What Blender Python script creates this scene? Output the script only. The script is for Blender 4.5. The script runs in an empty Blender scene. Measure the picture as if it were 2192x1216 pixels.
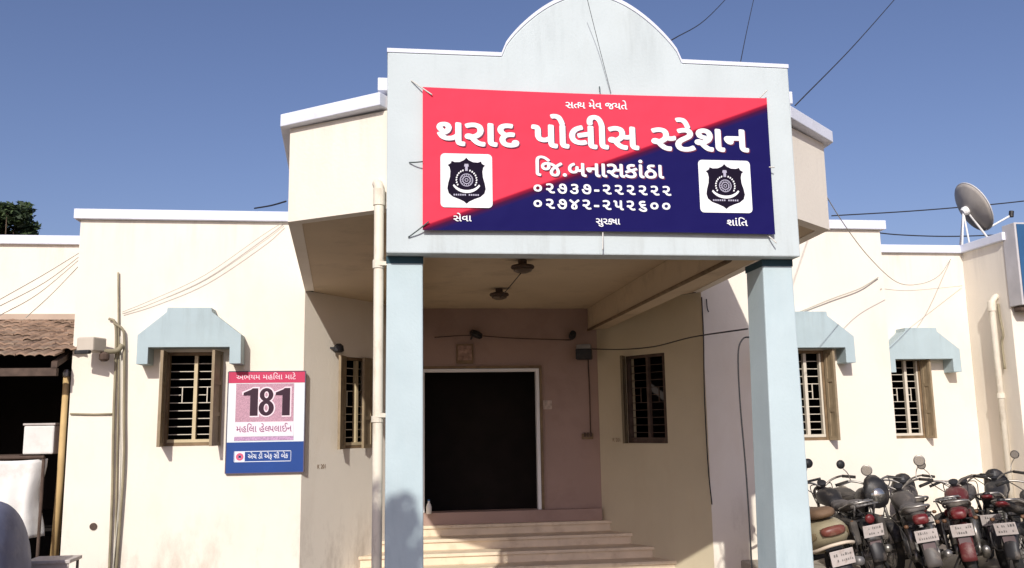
import bpy, bmesh, math, random
from mathutils import Vector, Matrix
from math import radians as R, pi, sin, cos

random.seed(7)
S = bpy.context.scene
COL = S.collection

# ------------------------------------------------------------------ camera
EYE = Vector((0, 0, 2.12))
YAW, PITCH, ROLL, FPX = .1302241, .15619053, -.01574789, 1900.0
fw = Vector((sin(YAW)*cos(PITCH), cos(YAW)*cos(PITCH), sin(PITCH)))
rt0 = Vector((cos(YAW), -sin(YAW), 0)); up0 = rt0.cross(fw)
rt = rt0*cos(ROLL) + up0*sin(ROLL); up = up0*cos(ROLL) - rt0*sin(ROLL)
cd = bpy.data.cameras.new('camera'); cam = bpy.data.objects.new('camera', cd); COL.objects.link(cam)
m = Matrix.Identity(4)
for i, v in enumerate((rt, up, -fw)):
    for j in range(3): m[j][i] = v[j]
m.translation = EYE
cam.matrix_world = m
cd.sensor_fit = 'HORIZONTAL'; cd.sensor_width = 36; cd.lens = 36*FPX/2192
cd.clip_start = .05; cd.clip_end = 3000
S.camera = cam

def ray(x, y): return rt*((x-1096)/FPX) - up*((y-608)/FPX) + fw
def at(x, y, Y):                     # measured photo position -> point at true depth Y
    v = ray(x, y); return EYE + v*(Y/v.y)

# ------------------------------------------------------------------ light
SUNV = Vector((-.29, -1, .62)).normalized()
w = bpy.data.worlds.new('World'); S.world = w; w.use_nodes = True
nt = w.node_tree; bg = nt.nodes['Background']
sky = nt.nodes.new('ShaderNodeTexSky'); sky.sky_type = 'NISHITA'; sky.sun_disc = False
sky.sun_elevation = math.asin(SUNV.z); sky.sun_rotation = math.atan2(SUNV.x, SUNV.y)
sky.air_density = 1.0; sky.dust_density = 2.0; sky.ozone_density = 3.0
tint = nt.nodes.new('ShaderNodeMixRGB'); tint.blend_type = 'MULTIPLY'; tint.inputs[0].default_value = 1; tint.inputs[2].default_value = (1.09, .98, 1.13, 1)
nt.links.new(sky.outputs[0], tint.inputs[1]); nt.links.new(tint.outputs[0], bg.inputs[0]); bg.inputs[1].default_value = .092
sl = bpy.data.lights.new('sun', 'SUN'); so = bpy.data.objects.new('sun', sl); COL.objects.link(so)
sl.energy = 3.65; sl.angle = R(.55); sl.color = (1, .965, .90)
so.rotation_euler = SUNV.to_track_quat('Z', 'Y').to_euler(); so.location = SUNV*40
S.view_settings.view_transform = 'Standard'; S.view_settings.look = 'None'
S.view_settings.gamma = 1; S.view_settings.exposure = .12

# ------------------------------------------------------------------ materials
def mat(name, col, rough=.85, spec=.3, var=.0, scale=3., dirt=None, dirt_amt=.0, dirt_scale=2., metal=0., bump=0., bscale=40., streak=0.):
    mt = bpy.data.materials.new(name); mt.use_nodes = True
    n = mt.node_tree.nodes; l = mt.node_tree.links; b = n['Principled BSDF']
    b.inputs['Roughness'].default_value = rough; b.inputs['Specular IOR Level'].default_value = spec
    b.inputs['Metallic'].default_value = metal
    c4 = (*col, 1); b.inputs['Base Color'].default_value = c4
    tc = n.new('ShaderNodeTexCoord'); out = None
    if var or dirt:
        nz = n.new('ShaderNodeTexNoise'); nz.inputs['Scale'].default_value = scale; nz.inputs['Detail'].default_value = 6
        l.new(tc.outputs['Object'], nz.inputs['Vector'])
        mx = n.new('ShaderNodeMixRGB'); mx.inputs[1].default_value = (*[c*(1-var) for c in col], 1)
        mx.inputs[2].default_value = (*[min(1, c*(1+var)) for c in col], 1)
        rp = n.new('ShaderNodeValToRGB'); rp.color_ramp.elements[0].position = .3; rp.color_ramp.elements[1].position = .7
        l.new(nz.outputs['Fac'], rp.inputs[0]); l.new(rp.outputs[0], mx.inputs[0]); out = mx.outputs[0]
    if dirt:
        n2 = n.new('ShaderNodeTexNoise'); n2.inputs['Scale'].default_value = dirt_scale; n2.inputs['Detail'].default_value = 8
        n2.inputs['Roughness'].default_value = .65
        mp = n.new('ShaderNodeMapping'); mp.inputs['Scale'].default_value = (1, 1, 1-streak); mp.inputs['Location'].default_value = (3.1, 7.7, 1.3)
        l.new(tc.outputs['Object'], mp.inputs['Vector']); l.new(mp.outputs[0], n2.inputs['Vector'])
        r2 = n.new('ShaderNodeValToRGB'); r2.color_ramp.elements[0].position = .52; r2.color_ramp.elements[1].position = .78
        l.new(n2.outputs['Fac'], r2.inputs[0])
        mu = n.new('ShaderNodeMath'); mu.operation = 'MULTIPLY'; mu.inputs[1].default_value = dirt_amt; l.new(r2.outputs[0], mu.inputs[0])
        m2 = n.new('ShaderNodeMixRGB'); m2.inputs[2].default_value = (*dirt, 1)
        l.new(mu.outputs[0], m2.inputs[0]); l.new(out, m2.inputs[1]); out = m2.outputs[0]
    if out: l.new(out, b.inputs['Base Color'])
    if bump:
        nb = n.new('ShaderNodeTexNoise'); nb.inputs['Scale'].default_value = bscale; nb.inputs['Detail'].default_value = 5
        l.new(tc.outputs['Object'], nb.inputs['Vector'])
        bp = n.new('ShaderNodeBump'); bp.inputs['Strength'].default_value = bump; bp.inputs['Distance'].default_value = .01
        l.new(nb.outputs['Fac'], bp.inputs['Height']); l.new(bp.outputs[0], b.inputs['Normal'])
    return mt

M = {}
M['wall'] = mat('cream_wall', (.80, .735, .63), var=.03, scale=1.2, dirt=(.62, .50, .36), dirt_amt=.28, dirt_scale=1.4, bump=.25, bscale=30, streak=.6)
def weather(mt, col, zr, amt, sx, sz, seed):
    # grime with its own shape: vertical runs whose strength follows a height band of the wall
    n = mt.node_tree.nodes; l = mt.node_tree.links; b = n['Principled BSDF']; src = b.inputs['Base Color'].links[0].from_socket
    tc = n.new('ShaderNodeTexCoord'); mp = n.new('ShaderNodeMapping'); mp.inputs['Scale'].default_value = (sx, sx, sz); mp.inputs['Location'].default_value = (seed, seed*1.7, seed*.3)
    nz = n.new('ShaderNodeTexNoise'); nz.inputs['Scale'].default_value = 1; nz.inputs['Detail'].default_value = 7; nz.inputs['Roughness'].default_value = .7
    l.new(tc.outputs['Object'], mp.inputs['Vector']); l.new(mp.outputs[0], nz.inputs['Vector'])
    rp = n.new('ShaderNodeValToRGB'); rp.color_ramp.elements[0].position = .5; rp.color_ramp.elements[1].position = .72; l.new(nz.outputs['Fac'], rp.inputs[0])
    sp = n.new('ShaderNodeSeparateXYZ'); l.new(tc.outputs['Object'], sp.inputs[0])
    mr = n.new('ShaderNodeMapRange'); mr.inputs['From Min'].default_value = zr[0]; mr.inputs['From Max'].default_value = zr[1]; mr.inputs['To Min'].default_value = 0; mr.inputs['To Max'].default_value = amt; l.new(sp.outputs['Z'], mr.inputs['Value'])
    mu = n.new('ShaderNodeMath'); mu.operation = 'MULTIPLY'; l.new(rp.outputs[0], mu.inputs[0]); l.new(mr.outputs[0], mu.inputs[1])
    mx = n.new('ShaderNodeMixRGB'); mx.inputs[2].default_value = (*col, 1); l.new(mu.outputs[0], mx.inputs[0]); l.new(src, mx.inputs[1]); l.new(mx.outputs[0], b.inputs['Base Color'])
weather(M['wall'], (.27, .20, .14), (1.3, .1), .6, 2.6, 1.1, 4.)
weather(M['wall'], (.34, .31, .27), (4.0, 4.9), .3, 5., .45, 9.)
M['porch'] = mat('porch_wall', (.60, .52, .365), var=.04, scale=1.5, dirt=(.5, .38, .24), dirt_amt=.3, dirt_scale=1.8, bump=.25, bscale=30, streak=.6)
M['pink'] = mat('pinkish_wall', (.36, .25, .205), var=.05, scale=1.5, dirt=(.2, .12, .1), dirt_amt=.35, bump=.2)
M['ceil'] = mat('ceiling', (.60, .48, .33), var=.05, scale=1.2, dirt=(.3, .22, .15), dirt_amt=.5, bump=.2)
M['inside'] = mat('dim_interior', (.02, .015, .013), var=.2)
M['blue'] = mat('pale_blue_paint', (.545, .605, .61), var=.035, scale=2.5, dirt=(.45, .48, .46), dirt_amt=.35, dirt_scale=3., bump=.2, streak=.7)
weather(M['blue'], (.36, .38, .36), (4.2, 3.45), .5, 6., .8, 2.)
weather(M['blue'], (.36, .40, .40), (4.9, 5.4), .4, 5., .6, 6.)
M['bluecol'] = mat('blue_column_paint', (.485, .58, .60), var=.05, scale=2.5, dirt=(.40, .52, .55), dirt_amt=.4, dirt_scale=3., bump=.2, streak=.75)
weather(M['bluecol'], (.25, .33, .36), (2.2, .0), .6, 5., .8, 3.)
M['coping'] = mat('white_blue_coping', (.70, .72, .80), var=.04, dirt=(.42, .42, .42), dirt_amt=.35, dirt_scale=5, bump=.2)
M['canopy'] = mat('canopy_blue', (.40, .49, .51), var=.05, dirt=(.42, .47, .46), dirt_amt=.3, dirt_scale=5, bump=.2)
M['wood'] = mat('brown_wood', (.20, .135, .075), var=.25, scale=8, rough=.6)
M['woodlt'] = mat('tan_shutter', (.28, .215, .135), var=.15, scale=8, dirt=(.25, .17, .09), dirt_amt=.4, rough=.65)
M['grille'] = mat('grille_paint', (.62, .56, .46), rough=.5)
M['mullion'] = mat('window_frame_paint', (.55, .45, .28), var=.1, rough=.6)
weather(M['canopy'], (.27, .32, .32), (3.0, 3.75), .6, 9., 1.0, 5.)
M['step'] = mat('kota_step', (.72, .60, .44), var=.08, scale=4, dirt=(.38, .26, .15), dirt_amt=.5, dirt_scale=5, bump=.3, rough=.7)
M['black'] = mat('black_plastic', (.02, .02, .022), rough=.5, var=.3, dirt=(.16, .14, .11), dirt_amt=.5, dirt_scale=9)
M['rubber'] = mat('tyre_rubber', (.018, .018, .018), rough=.9, var=.2, dirt=(.16, .13, .09), dirt_amt=.5, dirt_scale=8)
M['chrome'] = mat('dull_chrome', (.34, .32, .29), rough=.42, metal=.85, var=.1, scale=12, dirt=(.3, .25, .18), dirt_amt=.5, dirt_scale=12)
M['steel'] = mat('grey_steel', (.22, .21, .20), rough=.5, metal=.6, var=.2)
M['pvc'] = mat('pvc_pipe', (.74, .68, .56), rough=.55, var=.08, dirt=(.38, .30, .2), dirt_amt=.7, dirt_scale=9, streak=.6)
M['conduit'] = mat('weathered_conduit', (.30, .26, .17), rough=.7, var=.25, dirt=(.14, .11, .07), dirt_amt=.5, dirt_scale=8)
M['cable'] = mat('black_cable', (.03, .028, .03), rough=.6)
M['cablelt'] = mat('faded_cable', (.46, .43, .36), rough=.7)
M['dish'] = mat('dish_grey', (.52, .47, .41), rough=.55, var=.1, scale=5, dirt=(.25, .19, .14), dirt_amt=.5)
M['white'] = mat('white_paint', (.80, .79, .77), rough=.6, var=.03)
M['print'] = mat('white_print', (.85, .85, .86), rough=.75, spec=.1)
M['printblk'] = mat('black_print', (.010, .006, .018), rough=.8, spec=.1)
M['printgrey'] = mat('lilac_print', (.42, .40, .50), rough=.55)
M['shadowprint'] = mat('dark_outline_print', (.16, .03, .07), rough=.6)
M['rope'] = mat('rope', (.62, .60, .55), rough=.9)
M['ropedark'] = mat('dark_rope', (.10, .12, .12), rough=.9)
M['leaf'] = mat('leaf', (.055, .085, .03), rough=.7, var=.4, scale=1.3)
M['leaf2'] = mat('leaf_dark', (.03, .05, .02), rough=.7, var=.4, scale=1.3)
M['bark'] = mat('bark', (.14, .10, .07), rough=.95, var=.3, scale=6, bump=.6)
M['bamboo'] = mat('bamboo', (.55, .38, .17), rough=.7, var=.15, dirt=(.35, .25, .1), dirt_amt=.5, dirt_scale=5, streak=.7)
M['soil'] = mat('dusty_ground', (.20, .16, .12), var=.15, scale=1.5, dirt=(.2, .15, .1), dirt_amt=.5, bump=.5)
M['concrete'] = mat('concrete_apron', (.38, .34, .28), var=.12, scale=2, dirt=(.2, .17, .13), dirt_amt=.5, bump=.4)
M['cloth'] = mat('white_sheet', (.72, .70, .66), rough=.9, var=.06, dirt=(.45, .41, .36), dirt_amt=.6, dirt_scale=4, bump=.8, bscale=6)
M['tarp'] = mat('blue_grey_tarp', (.15, .165, .25), rough=.6, var=.12, scale=5, dirt=(.30, .30, .36), dirt_amt=.5, dirt_scale=6, bump=1., bscale=5)
M['redlens'] = mat('red_lens', (.12, .01, .012), rough=.4, spec=.4, dirt=(.22, .13, .1), dirt_amt=.8, var=.2, dirt_scale=14)
M['amber'] = mat('amber_lens', (.16, .08, .04), rough=.5, spec=.4, var=.2)
M['plate'] = mat('number_plate', (.50, .45, .42), rough=.5, var=.1, dirt=(.32, .24, .19), dirt_amt=.8, dirt_scale=16)
M['mirror'] = mat('mirror_glass', (.55, .53, .48), rough=.15, metal=.9)
M['seat'] = mat('dusty_seat', (.07, .062, .055), rough=.8, var=.3, scale=9, dirt=(.26, .22, .17), dirt_amt=.7, dirt_scale=5)
M['seatgrey'] = mat('grey_seat_cloth', (.15, .135, .125), rough=.95, var=.35, scale=7, dirt=(.3, .26, .21), dirt_amt=.6, dirt_scale=6, bump=.6, bscale=18)
M['engine'] = mat('engine_metal', (.20, .19, .175), rough=.55, metal=.4, var=.3, scale=14, dirt=(.12, .09, .06), dirt_amt=.7, dirt_scale=14)
M['olive'] = mat('olive_beige_body', (.34, .295, .19), rough=.5, var=.1, dirt=(.22, .17, .1), dirt_amt=.6, dirt_scale=6)
M['olivedk'] = mat('olive_dark_trim', (.15, .115, .065), rough=.6, var=.15)
M['maroon'] = mat('maroon_body', (.10, .018, .018), rough=.5, spec=.4, var=.25, dirt=(.27, .19, .15), dirt_amt=.8, dirt_scale=7)
M['blackpaint'] = mat('black_paint', (.02, .019, .02), rough=.48, spec=.4, var=.3, dirt=(.20, .165, .13), dirt_amt=.75, dirt_scale=9)
M['greypaint'] = mat('grey_paint', (.075, .066, .06), rough=.5, spec=.4, var=.25, dirt=(.24, .2, .16), dirt_amt=.8, dirt_scale=8)
M['bluepanel'] = mat('dark_blue_board', (.03, .10, .22), rough=.5, var=.1)
M['ironrust'] = mat('rusty_dark_steel', (.09, .06, .045), rough=.8, var=.3, scale=9)

# ------------------------------------------------------------------ helpers
def tag(o, label=None, cat=None, group=None, kind=None):
    if label: o['label'] = label
    if cat: o['category'] = cat
    if group: o['group'] = group
    if kind: o['kind'] = kind
    return o
def empty(name, loc=(0, 0, 0), rz=0., label=None, cat=None, group=None):
    o = bpy.data.objects.new(name, None); COL.objects.link(o); o.location = loc; o.rotation_euler.z = rz
    o.empty_display_size = .1
    return tag(o, label, cat, group)
def obj(name, bm, mt, parent=None, smooth=False, bevel=0., recalc=True):
    if recalc: bmesh.ops.recalc_face_normals(bm, faces=bm.faces)
    me = bpy.data.meshes.new(name); bm.to_mesh(me); bm.free()
    me.materials.append(M[mt] if isinstance(mt, str) else mt)
    if smooth:
        for p in me.polygons: p.use_smooth = True
    o = bpy.data.objects.new(name, me); COL.objects.link(o)
    if parent: o.parent = parent
    if bevel:
        b = o.modifiers.new('bevel', 'BEVEL'); b.width = bevel; b.segments = 2; b.limit_method = 'ANGLE'; b.angle_limit = R(40)
    return o
def N(): return bmesh.new()
def box(bm, x0, x1, y0, y1, z0, z1, mx=None):
    vs = [bm.verts.new(Vector((x, y, z)) if mx is None else mx @ Vector((x, y, z))) for x in (x0, x1) for y in (y0, y1) for z in (z0, z1)]
    for f in ((0, 1, 3, 2), (4, 6, 7, 5), (0, 4, 5, 1), (2, 3, 7, 6), (0, 2, 6, 4), (1, 5, 7, 3)): bm.faces.new([vs[i] for i in f])
    return vs
def prism(bm, pts, z0, z1):                # plan polygon raised from z0 to z1
    a = [bm.verts.new((p[0], p[1], z0)) for p in pts]; b = [bm.verts.new((p[0], p[1], z1)) for p in pts]
    bm.faces.new(a); bm.faces.new(b[::-1]); n = len(pts)
    for i in range(n): bm.faces.new((a[i], a[(i+1) % n], b[(i+1) % n], b[i]))
def prism_y(bm, pts, y0, y1):              # elevation polygon (x,z) from y0 to y1
    a = [bm.verts.new((p[0], y0, p[1])) for p in pts]; b = [bm.verts.new((p[0], y1, p[1])) for p in pts]
    bm.faces.new(a); bm.faces.new(b[::-1]); n = len(pts)
    for i in range(n): bm.faces.new((a[i], a[(i+1) % n], b[(i+1) % n], b[i]))
def prism_x(bm, pts, x0, x1):              # profile polygon (y,z)
    a = [bm.verts.new((x0, p[0], p[1])) for p in pts]; b = [bm.verts.new((x1, p[0], p[1])) for p in pts]
    bm.faces.new(a); bm.faces.new(b[::-1]); n = len(pts)
    for i in range(n): bm.faces.new((a[i], a[(i+1) % n], b[(i+1) % n], b[i]))
def tube(bm, pts, r, n=8, r1=None, cap=True, closed=False):
    pts = [Vector(p) for p in pts]; k = len(pts); rings = []
    ref = Vector((0, 0, 1)); prev = None
    for i, p in enumerate(pts):
        if closed: d = pts[(i+1) % k] - pts[i-1]
        else: d = pts[min(i+1, k-1)] - pts[max(i-1, 0)]
        if d.length < 1e-9: d = Vector((0, 0, 1))
        d.normalize()
        if prev is None:
            a = d.orthogonal()
            if abs(d.dot(ref)) < .95: a = ref - d*ref.dot(d)
        else: a = prev - d*prev.dot(d)
        a.normalize(); prev = a; b = d.cross(a)
        rr = r if r1 is None else r + (r1-r)*i/max(1, k-1)
        rings.append([bm.verts.new(p + (a*cos(2*pi*j/n) + b*sin(2*pi*j/n))*rr) for j in range(n)])
    for i in range(k if closed else k-1):
        A, B = rings[i], rings[(i+1) % k]
        for j in range(n): bm.faces.new((A[j], A[(j+1) % n], B[(j+1) % n], B[j]))
    if cap and not closed: bm.faces.new(rings[0][::-1]); bm.faces.new(rings[-1])
def curve_pts(pts, n=6):                   # Catmull-Rom
    P = [Vector(p) for p in pts]; P = [P[0]*2-P[1]] + P + [P[-1]*2-P[-2]]; out = []
    for i in range(1, len(P)-2):
        for k in range(n):
            t = k/n; a, b, c, d = P[i-1], P[i], P[i+1], P[i+2]
            out.append(.5*((2*b)+(c-a)*t+(2*a-5*b+4*c-d)*t*t+(3*b-a-3*c+d)*t**3))
    out.append(P[-2]); return out
def lathe(bm, prof, n=16, mx=None):        # profile (r,z) round z
    rings = []
    for r, z in prof:
        ring = []
        for j in range(n):
            v = Vector((r*cos(2*pi*j/n), r*sin(2*pi*j/n), z)); ring.append(bm.verts.new(mx @ v if mx else v))
        rings.append(ring)
    for A, B in zip(rings, rings[1:]):
        for j in range(n): bm.faces.new((A[j], A[(j+1) % n], B[(j+1) % n], B[j]))
    bm.faces.new(rings[0][::-1]); bm.faces.new(rings[-1])
def loft(bm, secs, n=14, e=2.4):           # sections (centre, half-width y, half-height z) along x, superellipse
    rings = []
    for c, hw, hh in secs:
        c = Vector(c); ring = []
        for j in range(n):
            t = 2*pi*j/n; cx, sx = cos(t), sin(t)
            ring.append(bm.verts.new(c + Vector((0, hw*math.copysign(abs(cx)**(2/e), cx), hh*math.copysign(abs(sx)**(2/e), sx)))))
        rings.append(ring)
    for A, B in zip(rings, rings[1:]):
        for j in range(n): bm.faces.new((A[j], A[(j+1) % n], B[(j+1) % n], B[j]))
    bm.faces.new(rings[0][::-1]); bm.faces.new(rings[-1])
def sweep_rect(bm, pts, left, right, z0, z1):   # mitred coping along an open plan polyline; left/right = offsets from the line
    P = [Vector((p[0], p[1])) for p in pts]; n = len(P); secs = []
    zz = [(p[2] if len(p) > 2 else 0) for p in pts]
    for i in range(n):
        d0 = (P[i]-P[i-1]).normalized() if i else None; d1 = (P[i+1]-P[i]).normalized() if i < n-1 else None
        d0 = d0 or d1; d1 = d1 or d0
        n0 = Vector((-d0.y, d0.x)); n1 = Vector((-d1.y, d1.x)); mm = (n0+n1).normalized(); s = 1/max(.3, mm.dot(n0))
        a = P[i]+mm*s*left; b = P[i]-mm*s*right
        secs.append([bm.verts.new((q.x, q.y, z+zz[i])) for q, z in ((a, z0), (b, z0), (b, z1), (a, z1))])
    for A, B in zip(secs, secs[1:]):
        for j in range(4): bm.faces.new((A[j], A[(j+1) % 4], B[(j+1) % 4], B[j]))
    bm.faces.new(secs[0][::-1]); bm.faces.new(secs[-1])
def wall(bm, p0, p1, z0, z1, th, holes=()):     # wall whose FRONT face runs p0->p1 (seen with p0 on the left), thickness goes behind
    p0 = Vector((p0[0], p0[1], 0)); p1 = Vector((p1[0], p1[1], 0)); d = (p1-p0); L = d.length; d.normalize(); nb = Vector((-d.y, d.x, 0))
    ss = sorted({0, L, *[h[0] for h in holes], *[h[1] for h in holes]}); zs = sorted({z0, z1, *[h[2] for h in holes], *[h[3] for h in holes]})
    ss = [s for s in ss if -1e-6 <= s <= L+1e-6]; zs = [z for z in zs if z0-1e-6 <= z <= z1+1e-6]
    V = {}
    def v(i, k, b):
        if (i, k, b) not in V: V[(i, k, b)] = bm.verts.new(p0+d*ss[i]+Vector((0, 0, zs[k]))+nb*(th if b else 0))
        return V[(i, k, b)]
    def solid(i, k):
        if i < 0 or k < 0 or i >= len(ss)-1 or k >= len(zs)-1: return False
        s = (ss[i]+ss[i+1])/2; z = (zs[k]+zs[k+1])/2
        return not any(h[0] < s < h[1] and h[2] < z < h[3] for h in holes)
    for i in range(len(ss)-1):
        for k in range(len(zs)-1):
            if not solid(i, k): continue
            bm.faces.new((v(i, k, 0), v(i+1, k, 0), v(i+1, k+1, 0), v(i, k+1, 0)))
            bm.faces.new((v(i, k, 1), v(i, k+1, 1), v(i+1, k+1, 1), v(i+1, k, 1)))
            if not solid(i-1, k): bm.faces.new((v(i, k, 0), v(i, k+1, 0), v(i, k+1, 1), v(i, k, 1)))
            if not solid(i+1, k): bm.faces.new((v(i+1, k, 0), v(i+1, k, 1), v(i+1, k+1, 1), v(i+1, k+1, 0)))
            if not solid(i, k-1): bm.faces.new((v(i, k, 0), v(i, k, 1), v(i+1, k, 1), v(i+1, k, 0)))
            if not solid(i, k+1): bm.faces.new((v(i, k+1, 0), v(i+1, k+1, 0), v(i+1, k+1, 1), v(i, k+1, 1)))
def along(p0, p1):                          # local frame on a wall: x along, y behind, z up
    d = Vector((p1[0]-p0[0], p1[1]-p0[1], 0)).normalized()
    return Matrix(((d.x, -d.y, 0, p0[0]), (d.y, d.x, 0, p0[1]), (0, 0, 1, 0), (0, 0, 0, 1)))

# ------------------------------------------------------------------ ground
bm = N(); s = 600
vs = [bm.verts.new(p) for p in ((-s, -s, 0), (s, -s, 0), (s, s, 0), (-s, s, 0))]; bm.faces.new(vs)
tag(obj('ground', bm, 'soil'), kind='structure')
bm = N(); box(bm, 4.7, 12.5, 8.3, 13.9, -.05, .22)
tag(obj('pavement', bm, 'concrete', bevel=.02), kind='structure')

# ------------------------------------------------------------------ police station
st = empty('police_station', (1.69, 9.5, 0), label='cream single storey police station with pale blue domed entrance portico and white copings', cat='building')
st_inv = Matrix.Translation((-1.69, -9.5, 0))
def part(name, bm, mt, parent=None, **k):
    bmesh.ops.transform(bm, matrix=st_inv, verts=bm.verts)
    return obj(name, bm, mt, parent or st, **k)

WY, LY, DY = 12.14, 13.87, 14.0            # bay front, recessed wings, door wall
CL, CR = (-1.235, WY), (4.32, WY); DL, DR = (.18, DY), (3.2, DY)
TOP0, TOP1 = 4.885, 5.02
bm = N(); wall(bm, (-4.17, WY), CL, 0, TOP0, .22, [(1.17, 1.88, 1.9, 3.12)]); part('wall', bm, 'wall')
bm = N(); wall(bm, CR, (7.13, WY), 0, TOP0, .22, [(1.18, 1.8, 1.82, 3.1)]); part('wall', bm, 'wall')
bm = N(); wall(bm, (-16, LY), (-4.17, LY), 0, TOP0, .22, [(6.5, 11.55, 0, 3.35)]); part('wall', bm, 'wall')
bm = N(); wall(bm, (7.13, LY), (9.62, LY), 0, TOP0, .22, [(.98, 1.55, 1.78, 3.1)]); part('wall', bm, 'wall')
bm = N(); wall(bm, (-4.17, LY-.003), (-4.17, WY+.003), 0, TOP0, .2); part('wall', bm, 'wall')
bm = N(); wall(bm, (7.13, WY+.225), (7.13, LY-.003), 0, TOP0, .2); part('wall', bm, 'wall')
bm = N(); wall(bm, (9.62, LY-.003), (9.62, 12.803), 0, TOP0, .2); part('wall', bm, 'wall')
bm = N(); wall(bm, (9.622, 12.8), (20, 12.8), 0, TOP0, .22); part('wall', bm, 'wall')
dl = (Vector(DL)-Vector(CL)).length
bm = N(); wall(bm, (CL[0]+.002, CL[1]+.003), DL, 0, 3.945, .2, [(.83, 1.42, 1.81, 3.1)]); part('wall', bm, 'wall')
dr = (Vector(CR)-Vector(DR)).length
bm = N(); wall(bm, DR, (CR[0]-.002, CR[1]+.003), 0, 3.945, .2, [(dr-1.56, dr-.745, 1.8, 3.13)]); part('wall', bm, 'porch')
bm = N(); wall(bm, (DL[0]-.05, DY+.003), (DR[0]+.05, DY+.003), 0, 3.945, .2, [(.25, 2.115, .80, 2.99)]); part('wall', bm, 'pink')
# rear and end walls, roof, floor: the rooms behind the openings are really enclosed
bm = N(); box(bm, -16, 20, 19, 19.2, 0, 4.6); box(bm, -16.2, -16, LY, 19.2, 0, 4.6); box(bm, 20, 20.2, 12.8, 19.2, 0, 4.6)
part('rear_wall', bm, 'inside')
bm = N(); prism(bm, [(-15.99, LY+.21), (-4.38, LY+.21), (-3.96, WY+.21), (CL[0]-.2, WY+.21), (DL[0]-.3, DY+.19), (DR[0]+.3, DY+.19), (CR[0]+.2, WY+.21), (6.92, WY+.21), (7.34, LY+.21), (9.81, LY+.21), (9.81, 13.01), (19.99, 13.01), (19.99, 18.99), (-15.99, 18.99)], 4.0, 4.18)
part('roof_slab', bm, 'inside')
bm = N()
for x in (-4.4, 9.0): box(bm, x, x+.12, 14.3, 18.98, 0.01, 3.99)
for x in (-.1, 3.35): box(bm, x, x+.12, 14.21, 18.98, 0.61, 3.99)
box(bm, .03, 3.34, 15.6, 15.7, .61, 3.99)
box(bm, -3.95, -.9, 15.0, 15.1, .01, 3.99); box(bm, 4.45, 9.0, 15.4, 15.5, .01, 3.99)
part('sun_blocking_partition', bm, 'inside')  # unseen inner walls, added to block sunlight so the openings stay dark
# porch roof: soffit slab, fascia walls, beams
zs = 3.94
A, B, C_ = (-.09, 7.41), (-.975, 7.97), (-1.235, WY-.004)
A2, B2, C2 = (3.47, 7.41), (4.18, 8.0), (4.32, WY-.004)
bm = N(); prism(bm, [(A[0]+.1, A[1]+.02), (B[0]+.1, B[1]+.08), (C_[0]+.1, WY+.1), (DL[0]-.1, DY+.15), (DR[0]+.1, DY+.15), (C2[0]-.1, WY+.1), (B2[0]-.1, B2[1]+.08), (A2[0]-.1, A2[1]+.02)], zs+.006, zs+.15)
part('porch_ceiling', bm, 'ceil')
bm = N(); sweep_rect(bm, [(*C_, 0), (*B, 0), (*A, 0)], .12, 0, zs, 4.81); part('porch_parapet', bm, 'wall')
bm = N(); sweep_rect(bm, [(*A2, 0), (*B2, 0), (*C2, 0)], .12, 0, zs, 4.81); part('porch_parapet', bm, 'wall')
bm = N(); sweep_rect(bm, [(*C_, 0), (*B, 0), (A[0]-.02, A[1]-.0, .02)], .16, .085, 4.812, 4.93); part('coping', bm, 'coping', bevel=.008)
bm = N(); sweep_rect(bm, [(A2[0]+.02, A2[1], .02), (*B2, 0), (*C2, 0)], .16, .085, 4.812, 4.93); part('coping', bm, 'coping', bevel=.008)
bm = N(); box(bm, .0, .25, 7.58, DY-.003, 3.60, zs+.003); part('beam', bm, 'ceil')
bm = N(); box(bm, 3.06, 3.34, 7.72, DY-.003, 3.60, zs+.003); part('beam', bm, 'ceil')
# fascia with half-round pediment
PX0, PX1, PZ0, PZ1 = -.09, 3.478, 3.515, 5.25
dx0, dx1, dz = .885, 2.49, .60; cx = (dx0+dx1)/2; hw = (dx1-dx0)/2; rr = (hw*hw+dz*dz)/(2*dz); zc = PZ1+dz-rr; a0 = math.asin(hw/rr)
poly = [(PX0, PZ0), (PX1, PZ0), (PX1, PZ1-.01), (dx1, PZ1)] + [(cx+hw*t, PZ1+dz*(.62*cos(pi/2*t)+.38*math.sqrt(1-t*t))) for t in [1-2*k/40 for k in range(1, 40)]] + [(dx0, PZ1), (PX0, PZ1)]
bm = N(); prism_y(bm, poly, 7.2, 7.4); part('portico_fascia', bm, 'blue', bevel=.012)
rim = [(PX0-.004, PZ1+.002), (dx0, PZ1+.002)] + [(cx+hw*t, PZ1+.002+dz*(.62*cos(pi/2*t)+.38*math.sqrt(1-t*t))) for t in [-1+2*k/40 for k in range(1, 40)]] + [(dx1, PZ1+.002), (PX1+.004, PZ1-.008)]
bm = N()
fr = []
for i, (x, z) in enumerate(rim):
    fr.append([bm.verts.new(p) for p in ((x, 7.197, z), (x, 7.42, z), (x, 7.42, z+.035), (x, 7.197, z+.035))])
for P_, Q_ in zip(fr, fr[1:]):
    for j in range(4): bm.faces.new((P_[j], P_[(j+1) % 4], Q_[(j+1) % 4], Q_[j]))
bm.faces.new(fr[0]); bm.faces.new(fr[-1])
part('portico_coping', bm, 'coping')
for x0, x1, o0, o1 in ((-.09, .05, -.085, .02), (3.34, 3.478, -.02, .125)):
    bm = N(); box(bm, x0, x1, 7.403, 8.2, 4.5, 4.985); part('portico_side_parapet', bm, 'wall')
    bm = N(); box(bm, x0+o0, x1+o1, 7.403, 8.25, 4.987, 5.105); part('coping', bm, 'coping', bevel=.008)
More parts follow.
